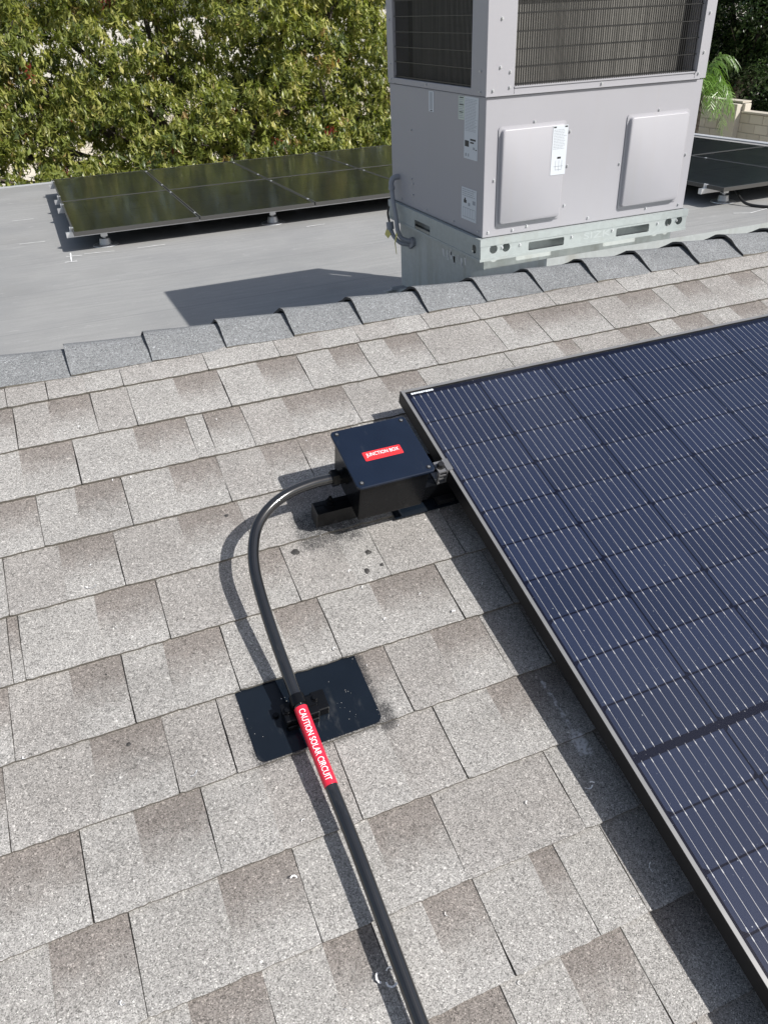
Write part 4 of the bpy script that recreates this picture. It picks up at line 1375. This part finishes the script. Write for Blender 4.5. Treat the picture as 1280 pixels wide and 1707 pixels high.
def far_rail(x0, x1, y, label, group, clamps):
    z = zflat(y) + AH - 0.035
    t = thing("mounting_rail", label, "rail", group, None, (x0, y, z))
    r = MB(); L = x1 - x0
    r.box((0, -0.02, -0.045), (L, 0.02, -0.041)); r.box((0, -0.02, -0.041), (L, -0.016, -0.0005)); r.box((0, 0.016, -0.041), (L, 0.02, -0.0005)); r.box((0, -0.016, -0.0045), (L, 0.016, -0.0005))
    part("channel", r, ALU, t)
    e = MB(); e.box((-0.004, -0.022, -0.047), (-0.0005, 0.022, 0.001)); part("end_cap", e, ALU, t)
    for cx in clamps:
        k = MB(); k.box((cx - 0.004, -0.02, -0.0005), (cx + 0.0, 0.02, 0.038)); k.box((cx, -0.02, 0.0345), (cx + 0.018, 0.02, 0.0375)); k.box((cx - 0.022, -0.02, -0.0004), (cx - 0.004, 0.02, 0.003))
        k.tube([(cx - 0.012, 0, 0.003), (cx - 0.012, 0, 0.046)], 0.005, 8)
        part("end_clamp", k, ALU, t)
    for i in range(1, int(L / WPT + 0.5)):
        mx = MB(); cx = i * WPT + 0.055 - 0.006
        mx.box((cx - 0.010, -0.018, 0.0353), (cx + 0.010, 0.018, 0.0375)); mx.tube([(cx, 0, -0.0005), (cx, 0, 0.043)], 0.0045, 8)
        part("mid_clamp", mx, STEEL, t)
    return t
for y, w in ((6.39, "front rail under the front row"), (7.73, "rear rail under the front row"), (8.30, "front rail under the back row"), (9.52, "rear rail under the back row")):
    far_rail(AX - 0.055, AX + 4 * WPT, y, "silver %s of the low array by the green tree" % w, "rails of the low array", (0.052,))
for y, w in ((RYA + 0.24, "front rail under the front row"), (RYA + 1.5, "rear rail under the front row"), (RYA + 2.05, "front rail under the back row"), (RYA + 3.25, "rear rail under the back row")):
    far_rail(RX - 0.055, RX + 2 * WPT + 0.0, y, "silver %s of the small array by the block wall" % w, "rails of the small array", (0.052,))
def foot(x, y, label, group):
    z = zflat(y)
    t = thing("panel_mount", label, "mount", group, None, (x, y, z))
    a = MB(); a.tube([(0, 0, -0.003), (0, 0, 0.006), (0, 0, 0.012)], [0.118, 0.116, 0.085], 28); part("base_disc", a, ALU, t)
    b = MB(); b.tube([(0, 0, 0.012), (0, 0, 0.062)], [0.056, 0.046], 22); part("hub", b, STEEL, t, smooth=True, angle=0.5)
    c = MB(); c.tube([(0, 0, 0.062), (0, 0, 0.085)], 0.011, 10); c.tube([(0, 0, 0.068), (0, 0, 0.074)], 0.02, 6); part("stud", c, ALU, t)
    zr = AH - 0.080
    d = MB(); d.box((-0.03, -0.026, 0.080), (0.03, 0.026, 0.086)); d.box((-0.03, -0.0265, 0.086), (0.03, -0.0210, zr + 0.040)); part("rail_bracket", d, ALU, t)
for i, x in enumerate((-0.2, 1.416, 3.03)):
    foot(x, 6.39, ["grey round panel mount under the open end of the low array's front rail", "grey round panel mount under the second panel of the low array's front row", "grey round panel mount of the low array's front rail beside the air conditioner"][i], "round feet under the low array")
for i, x in enumerate((0.2, 1.8, 3.4)):
    for y, rn in ((7.73, "front"), (9.52, "back")):
        foot(x, y, "grey round mount deep under the low array, below its %s row's %s panel" % (rn, ("end", "second", "fourth")[i]), "round mounts deep under the low array")
foot(5.50, RYA + 0.24, "grey round panel mount at the corner of the small array beside the black cable", "round feet under the small array")
for x, y, w_ in ((6.9, RYA + 0.24, "front rail near the drip edge"), (5.6, RYA + 1.5, "front row's rear rail, air conditioner side"), (7.0, RYA + 1.5, "front row's rear rail near the drip edge"), (5.6, RYA + 3.25, "back row, air conditioner side"), (7.0, RYA + 3.25, "back row near the drip edge")):
    foot(x, y, "grey round mount under the small array's %s" % w_, "round mounts under the small array")
cbm = MB()
pts = [(5.56, 4.62, 0.13), (5.53, 4.53, 0.10), (5.50, 4.42, 0.045), (5.52, 4.32, 0.016), (5.60, 4.16, 0.014), (5.78, 4.02, 0.014), (6.1, 3.9, 0.014)]
cbm.tube(catmull([(x, y, zflat(y) + h) for x, y, h in pts], 8), 0.013, 12)
co_ = obj("cable", cbm.mesh("cable", [BLKCAB], True, 1.0), None)
tag(co_, "thick black cable trailing from under the small array onto the flat roof", "cable")

# ------------------------------------------------------------------ block walls of the yard
BMESH = {}
def block_mesh(w, h, d):
    key = (round(w, 3), round(h, 3), round(d, 3))
    if key not in BMESH:
        m_ = MB(); m_.box((-w / 2, -d / 2, -h / 2), (w / 2, d / 2, h / 2))
        me = m_.mesh("block", [BLOCK]); bev(me, 0.008, 1); BMESH[key] = me
    return BMESH[key]
def block_wall(name, label, axis, fixed, a0, a1, ztop_fn, near_lo, near_hi, face):
    """wall along axis 'X' or 'Y'; blocks in view are parts, the rest one joined part"""
    t = thing(name, label, "wall", None, None, (fixed, a0, GZ) if axis == 'Y' else (a0, fixed, GZ))
    L = a1 - a0
    core = MB()
    bw, bh, dep = 0.40, 0.20, 0.19
    rest = MB()
    steps = []
    ncol = int(L / bw)
    maxz = max(ztop_fn(a0), ztop_fn(a1))
    ncr = int((maxz - GZ) / bh)
    for c in range(ncr):
        zc_ = c * bh + bh / 2
        off = 0 if c % 2 else -bw / 2
        for k in range(ncol + 1):
            s0 = max(0, k * bw + off); s1 = min(L, (k + 1) * bw + off)
            if s1 - s0 < 0.05: continue
            mid = a0 + (s0 + s1) / 2
            if GZ + zc_ + bh / 2 > ztop_fn(mid) + 0.05: continue
            w = s1 - s0 - 0.012
            near = near_lo < mid < near_hi and GZ + zc_ > -2.75
            if near:
                o = obj("block", block_mesh(w, bh - 0.012, dep), t, ((0, (s0 + s1) / 2, zc_) if axis == 'Y' else ((s0 + s1) / 2, 0, zc_)))
                if axis == 'Y': o.rotation_euler.z = math.pi / 2
                o.location[0 if axis == 'Y' else 1] += random.uniform(-0.003, 0.003)
            else:
                c_ = (s0 + s1) / 2
                if axis == 'Y': rest.box((-dep / 2, c_ - w / 2, zc_ - bh / 2 + 0.006), (dep / 2, c_ + w / 2, zc_ + bh / 2 - 0.006))
                else: rest.box((c_ - w / 2, -dep / 2, zc_ - bh / 2 + 0.006), (c_ + w / 2, dep / 2, zc_ + bh / 2 - 0.006))
    n = 40
    for k in range(n):
        s0, s1 = L * k / n, L * (k + 1) / n
        zt_ = min(ztop_fn(a0 + s0 + 0.01), ztop_fn(a0 + s1 - 0.01)) - GZ
        zt_ = int((zt_ + 0.05) / bh) * bh - 0.008
        d2 = dep / 2 - 0.012
        if axis == 'Y': core.box((-d2, s0, -0.1), (d2, s1, zt_))
        else: core.box((s0, -d2, -0.1), (s1, d2, zt_))
    part("mortar_core", core, MORTAR, t)
    ro = part("block_field", rest, BLOCK, t); ro["kind"] = "stuff"
    return t
STEP_Y = 14.05
w1 = block_wall("block_wall", "tan concrete block wall with a step and pilaster beside the dark trees", 'Y', 15.0, 6.0, 29.6, lambda y: -1.44 if y > STEP_Y else -1.64, 11.0, 18.0, -1)
pil = MB(); pil.box((-0.26, 14.08 - 6.0, -0.1), (-0.10, 14.48 - 6.0, -1.46 - GZ)); part("pilaster", pil, BLOCK, w1, bevel=0.008, seg=1)
capw = MB(); capw.box((-0.13, STEP_Y - 6.0 + 0.01, -1.443 - GZ), (0.13, 23.6, -1.405 - GZ)); capw.box((-0.13, 0, -1.643 - GZ), (0.13, STEP_Y - 6.0, -1.605 - GZ)); part("wall_cap", capw, BLOCK, w1)
w2 = block_wall("block_wall", "tan concrete block wall running behind the green tree", 'X', 30.0, -26.0, 15.2, lambda x: -1.44, 4.0, 14.6, -1)
capw = MB(); capw.box((0, -0.13, -1.443 - GZ), (40.8, 0.13, -1.405 - GZ)); part("wall_cap", capw, BLOCK, w2)

# ------------------------------------------------------------------ trees
def leaves_mesh(name, clusters, per, size, palette, weights, droop, mat, spread, seed, width=0.36):
    """clusters: (n,3) twig tips; each carries a rosette of drooping folded leaves"""
    r = np.random.default_rng(seed)
    n = len(clusters) * per
    base = np.repeat(clusters, per, axis=0) + r.normal(0, spread, (n, 3))
    az = r.uniform(0, 2 * np.pi, n)
    pit = r.normal(-droop, 0.38, n)
    d = np.c_[np.cos(az) * np.cos(pit), np.sin(az) * np.cos(pit), np.sin(pit)]
    side = np.c_[-np.sin(az), np.cos(az), np.zeros(n)] + r.normal(0, 0.25, (n, 3))
    side -= d * np.sum(side * d, 1)[:, None]
    side /= np.linalg.norm(side, axis=1)[:, None]
    up = np.cross(side, d)
    L = size * r.uniform(0.6, 1.2, n)[:, None]
    Wd = L * width * r.uniform(0.8, 1.2, n)[:, None]
    p0 = base
    pm = base + d * L * 0.48 + up * L * 0.10
    p1 = base + d * L - up * L * 0.05
    a = pm + side * Wd * 0.5 + up * L * 0.07
    b = pm - side * Wd * 0.5 + up * L * 0.07
    V = np.stack([p0, a, p1, b, pm], 1).reshape(-1, 3)
    idx = np.arange(n) * 5
    F = np.stack([np.c_[idx, idx + 1, idx + 4], np.c_[idx + 1, idx + 2, idx + 4], np.c_[idx + 2, idx + 3, idx + 4], np.c_[idx + 3, idx, idx + 4]], 1).reshape(-1, 3)
    me = bpy.data.meshes.new(name)
    me.vertices.add(len(V)); me.vertices.foreach_set("co", V.ravel())
    me.loops.add(len(F) * 3); me.loops.foreach_set("vertex_index", F.ravel().astype(np.int32))
    me.polygons.add(len(F)); me.polygons.foreach_set("loop_start", (np.arange(len(F)) * 3).astype(np.int32))
    me.update(calc_edges=True)
    cpick = r.choice(len(palette), len(clusters), p=weights)
    cl_ = np.array(palette)[np.repeat(cpick, per)]
    own = np.array(palette)[r.choice(len(palette), n, p=weights)]
    col = np.where(r.uniform(0, 1, n)[:, None] < 0.8, cl_, own) * r.uniform(0.75, 1.25, n)[:, None]
    C4 = np.c_[np.repeat(col, 5, 0), np.ones(n * 5)]
    at = me.attributes.new("leaf", 'FLOAT_COLOR', 'POINT')
    at.data.foreach_set("color", C4.ravel().astype(np.float32))
    me.materials.append(mat)
    me.validate()
    return me
def blob_points(blobs, dens, r, inner=0.55):
    out = []
    for (c, rad) in blobs:
        c = np.array(c); rad = np.array(rad)
        area = 4 * np.pi * np.mean(rad) ** 2
        n = int(area * dens)
        q = r.normal(0, 1, (n, 3)); q /= np.linalg.norm(q, axis=1)[:, None]
        rr = inner + (1.03 - inner) * r.uniform(0, 1, n)[:, None] ** 0.45
        bumps = 1 + 0.16 * np.sin(q[:, :1] * 7 + c[0]) * np.cos(q[:, 1:2] * 6 + c[1])
        out.append(c + q * rad * rr * bumps)
    return np.concatenate(out)
def limbs(base, crown_pts, r, nl, rad0, fork):
    mb = MB()
    mb.tube(catmull([base, (base[0] + 0.1, base[1] - 0.05, (base[2] + fork[2]) / 2), fork], 6), [rad0 * (1.25 - 0.5 * k / 12) for k in range(13)], 12)
    sel = crown_pts[r.choice(len(crown_pts), nl, replace=False)]
    for e in sel:
        m1 = np.array(fork) * 0.55 + e * 0.45 + r.normal(0, 0.35, 3) + np.array([0, 0, 0.15])
        pts = catmull([fork, tuple(m1), tuple(e)], 6)
        mb.tube(pts, [rad0 * 0.55 * (1 - 0.85 * k / (len(pts) - 1)) for k in range(len(pts))], 7)
        for q in range(2):
            b = np.array(pts[8 + q * 2]); e2 = b + r.normal(0, 0.6, 3)
            mb.tube([tuple(b), tuple((b + e2) / 2 + r.normal(0, 0.08, 3)), tuple(e2)], [rad0 * 0.17, rad0 * 0.11, rad0 * 0.04], 5)
    return mb
PAL = [(0.170, 0.200, 0.052), (0.245, 0.270, 0.068), (0.33, 0.335, 0.098), (0.43, 0.400, 0.14), (0.078, 0.104, 0.034), (0.34, 0.24, 0.11), (0.22, 0.040, 0.03)]
PWT = [0.27, 0.29, 0.20, 0.085, 0.13, 0.022, 0.003]
def green_tree():
    r = np.random.default_rng(3)
    t = thing("broadleaf_tree", "large broadleaf tree with drooping yellow green leaves behind the low solar array", "tree", None, None, (2.4, 14.6, GZ))
    back, front = [], []
    for k in range(26):
        back.append(((r.uniform(-3.2, 7.0), r.uniform(15.4, 17.2), r.uniform(-1.4, 2.6)), (1.25, 0.9, 0.95)))
    tries = 0
    while len(front) < 92 and tries < 6000:
        tries += 1
        x = r.uniform(-3.2, 6.3); y = r.uniform(12.2, 15.0); z = r.uniform(-1.45, 1.9)
        if y < 12.2 + 0.55 * (z + 1.45): continue
        if x > 5.4 and y < 13.2: continue
        s = r.uniform(0.42, 0.72)
        c = np.array((x, y, z))
        if all(np.linalg.norm((c - np.array(o[0])) * (1, 0.9, 1.25)) > 0.72 * (s + o[1][1]) for o in front):
            front.append(((x, y, z), (s * 1.12, s, s * 0.72)))
    for x, y, z, s in ((-2.4, 12.5, -1.4, .6), (-1.3, 12.2, -1.45, .55), (-0.2, 12.1, -1.5, .55), (1.3, 12.2, -1.5, .55), (2.8, 12.3, -1.5, .55), (3.9, 12.5, -1.45, .6), (5.0, 12.9, -1.35, .6), (5.7, 13.4, -1.1, .55)):
        front.append(((x, y, z), (s * 1.15, s, s * 0.75)))
    pts = np.concatenate([blob_points(front, 24, r, 0.78), blob_points(back, 9, r, 0.6)])
    pts = pts[pts[:, 1] > 11.25]
    loc = np.array([2.4, 14.6, GZ])
    tr_ = limbs((0, 0, -0.1), pts - loc, r, 26, 0.20, (0.0, -0.2, 1.35))
    part("trunk", tr_, BARK, t, smooth=True, angle=1.2)
    me = leaves_mesh("crown", pts - loc, 14, 0.142, PAL, PWT, 0.80, LEAF, 0.040, 21, 0.34)
    o = obj("crown", me, t); o["kind"] = "stuff"
    return t
green_tree()
PALD = [(0.022, 0.042, 0.015), (0.032, 0.060, 0.018), (0.048, 0.082, 0.024), (0.014, 0.028, 0.012)]
def dark_tree(x, y, s, seed, label):
    r = np.random.default_rng(seed)
    t = thing("evergreen_tree", label, "tree", "dark trees beyond the block wall", None, (x, y, GZ))
    blobs = []
    for k in range(34):
        a = r.uniform(0, 2 * np.pi); q = np.sqrt(r.uniform(0, 1))
        z = r.uniform(0.9, 6.2)
        rr = s * (1 - abs((z - 3.2) / 4.2) ** 2 * 0.6)
        blobs.append(((rr * q * np.cos(a), rr * q * np.sin(a), z), (0.85, 0.85, 0.7)))
    pts = blob_points(blobs, 24, r, 0.35)
    part("trunk", limbs((0, 0, -0.1), pts, r, 12, 0.18, (0, 0, 1.7)), BARK, t, smooth=True, angle=1.2)
    o = obj("crown", leaves_mesh("crown", pts, 9, 0.15, PALD, [0.3, 0.35, 0.2, 0.15], 0.35, LEAFD, 0.09, seed + 1, 0.42), t); o["kind"] = "stuff"
dark_tree(18.0, 17.6, 2.2, 31, "dense dark evergreen tree beyond the stepped corner of the block wall")
dark_tree(19.6, 21.6, 2.4, 35, "dense dark evergreen tree standing behind the palm")
dark_tree(22.0, 18.2, 2.6, 39, "dense dark evergreen tree farthest beyond the block wall")
def palm(x, y, label):
    r = np.random.default_rng(51)
    t = thing("palm", label, "palm", None, None, (x, y, GZ))
    zc_ = 2.55
    tr_ = MB(); tr_.tube([(0, 0, -0.1), (0.03, 0.02, 1.2), (0, 0, zc_)], [0.14, 0.11, 0.09], 12)
    part("trunk", tr_, BARK, t, smooth=True, angle=1.2)
    V, F, Cc = [], [], []
    for k in range(26):
        a = 2 * math.pi * k / 26 * 2.39996; a = k * 2.39996
        el_ = r.uniform(0.1, 1.3)
        Lf = r.uniform(0.8, 1.6)
        bend = r.uniform(0.07, 0.15)
        prev = np.array([0, 0, zc_]); d = np.array([math.cos(a) * math.cos(el_), math.sin(a) * math.cos(el_), math.sin(el_)])
        nseg = 26
        pts = [prev]
        for s in range(nseg):
            d = d + np.array([0, 0, -bend]); d /= np.linalg.norm(d)
            pts.append(pts[-1] + d * Lf / nseg)
        side = np.array([-math.sin(a), math.cos(a), 0])
        g_ = r.uniform(0.8, 1.25)
        for s in range(2, nseg + 1):
            tdir = pts[s] - pts[s - 1]; tdir /= np.linalg.norm(tdir)
            for sg in (-1, 1):
                ll = 0.42 * math.sin(math.pi * (0.15 + 0.8 * s / nseg)) * r.uniform(0.8, 1.1)
                dd = tdir * 0.5 + side * sg * 0.6 + np.array([0, 0, -0.3]) + r.normal(0, 0.22, 3); dd /= np.linalg.norm(dd)
                p0 = pts[s]; p1 = p0 + dd * ll * 0.5; p2 = p0 + dd * ll + np.array([0, 0, -0.42 * ll])
                w = tdir * 0.012
                b = len(V)
                V += [p0 - w * 0.5, p0 + w * 0.5, p1 + w, p1 - w, p2]
                F += [(b, b + 1, b + 2, b + 3), (b + 3, b + 2, b + 4)]
                c = np.array((0.13, 0.235, 0.045)) * g_ * r.uniform(0.75, 1.25)
                Cc += [(*c, 1)] * 5
    me = bpy.data.meshes.new("fronds")
    me.from_pydata([tuple(q) for q in V], [], F)
    at = me.attributes.new("leaf", 'FLOAT_COLOR', 'POINT'); at.data.foreach_set("color", np.array(Cc, dtype=np.float32).ravel())
    me.materials.append(PALML)
    o = obj("fronds", me, t); o["kind"] = "stuff"
palm(13.9, 14.45, "small palm with bright green drooping fronds in front of the block wall")
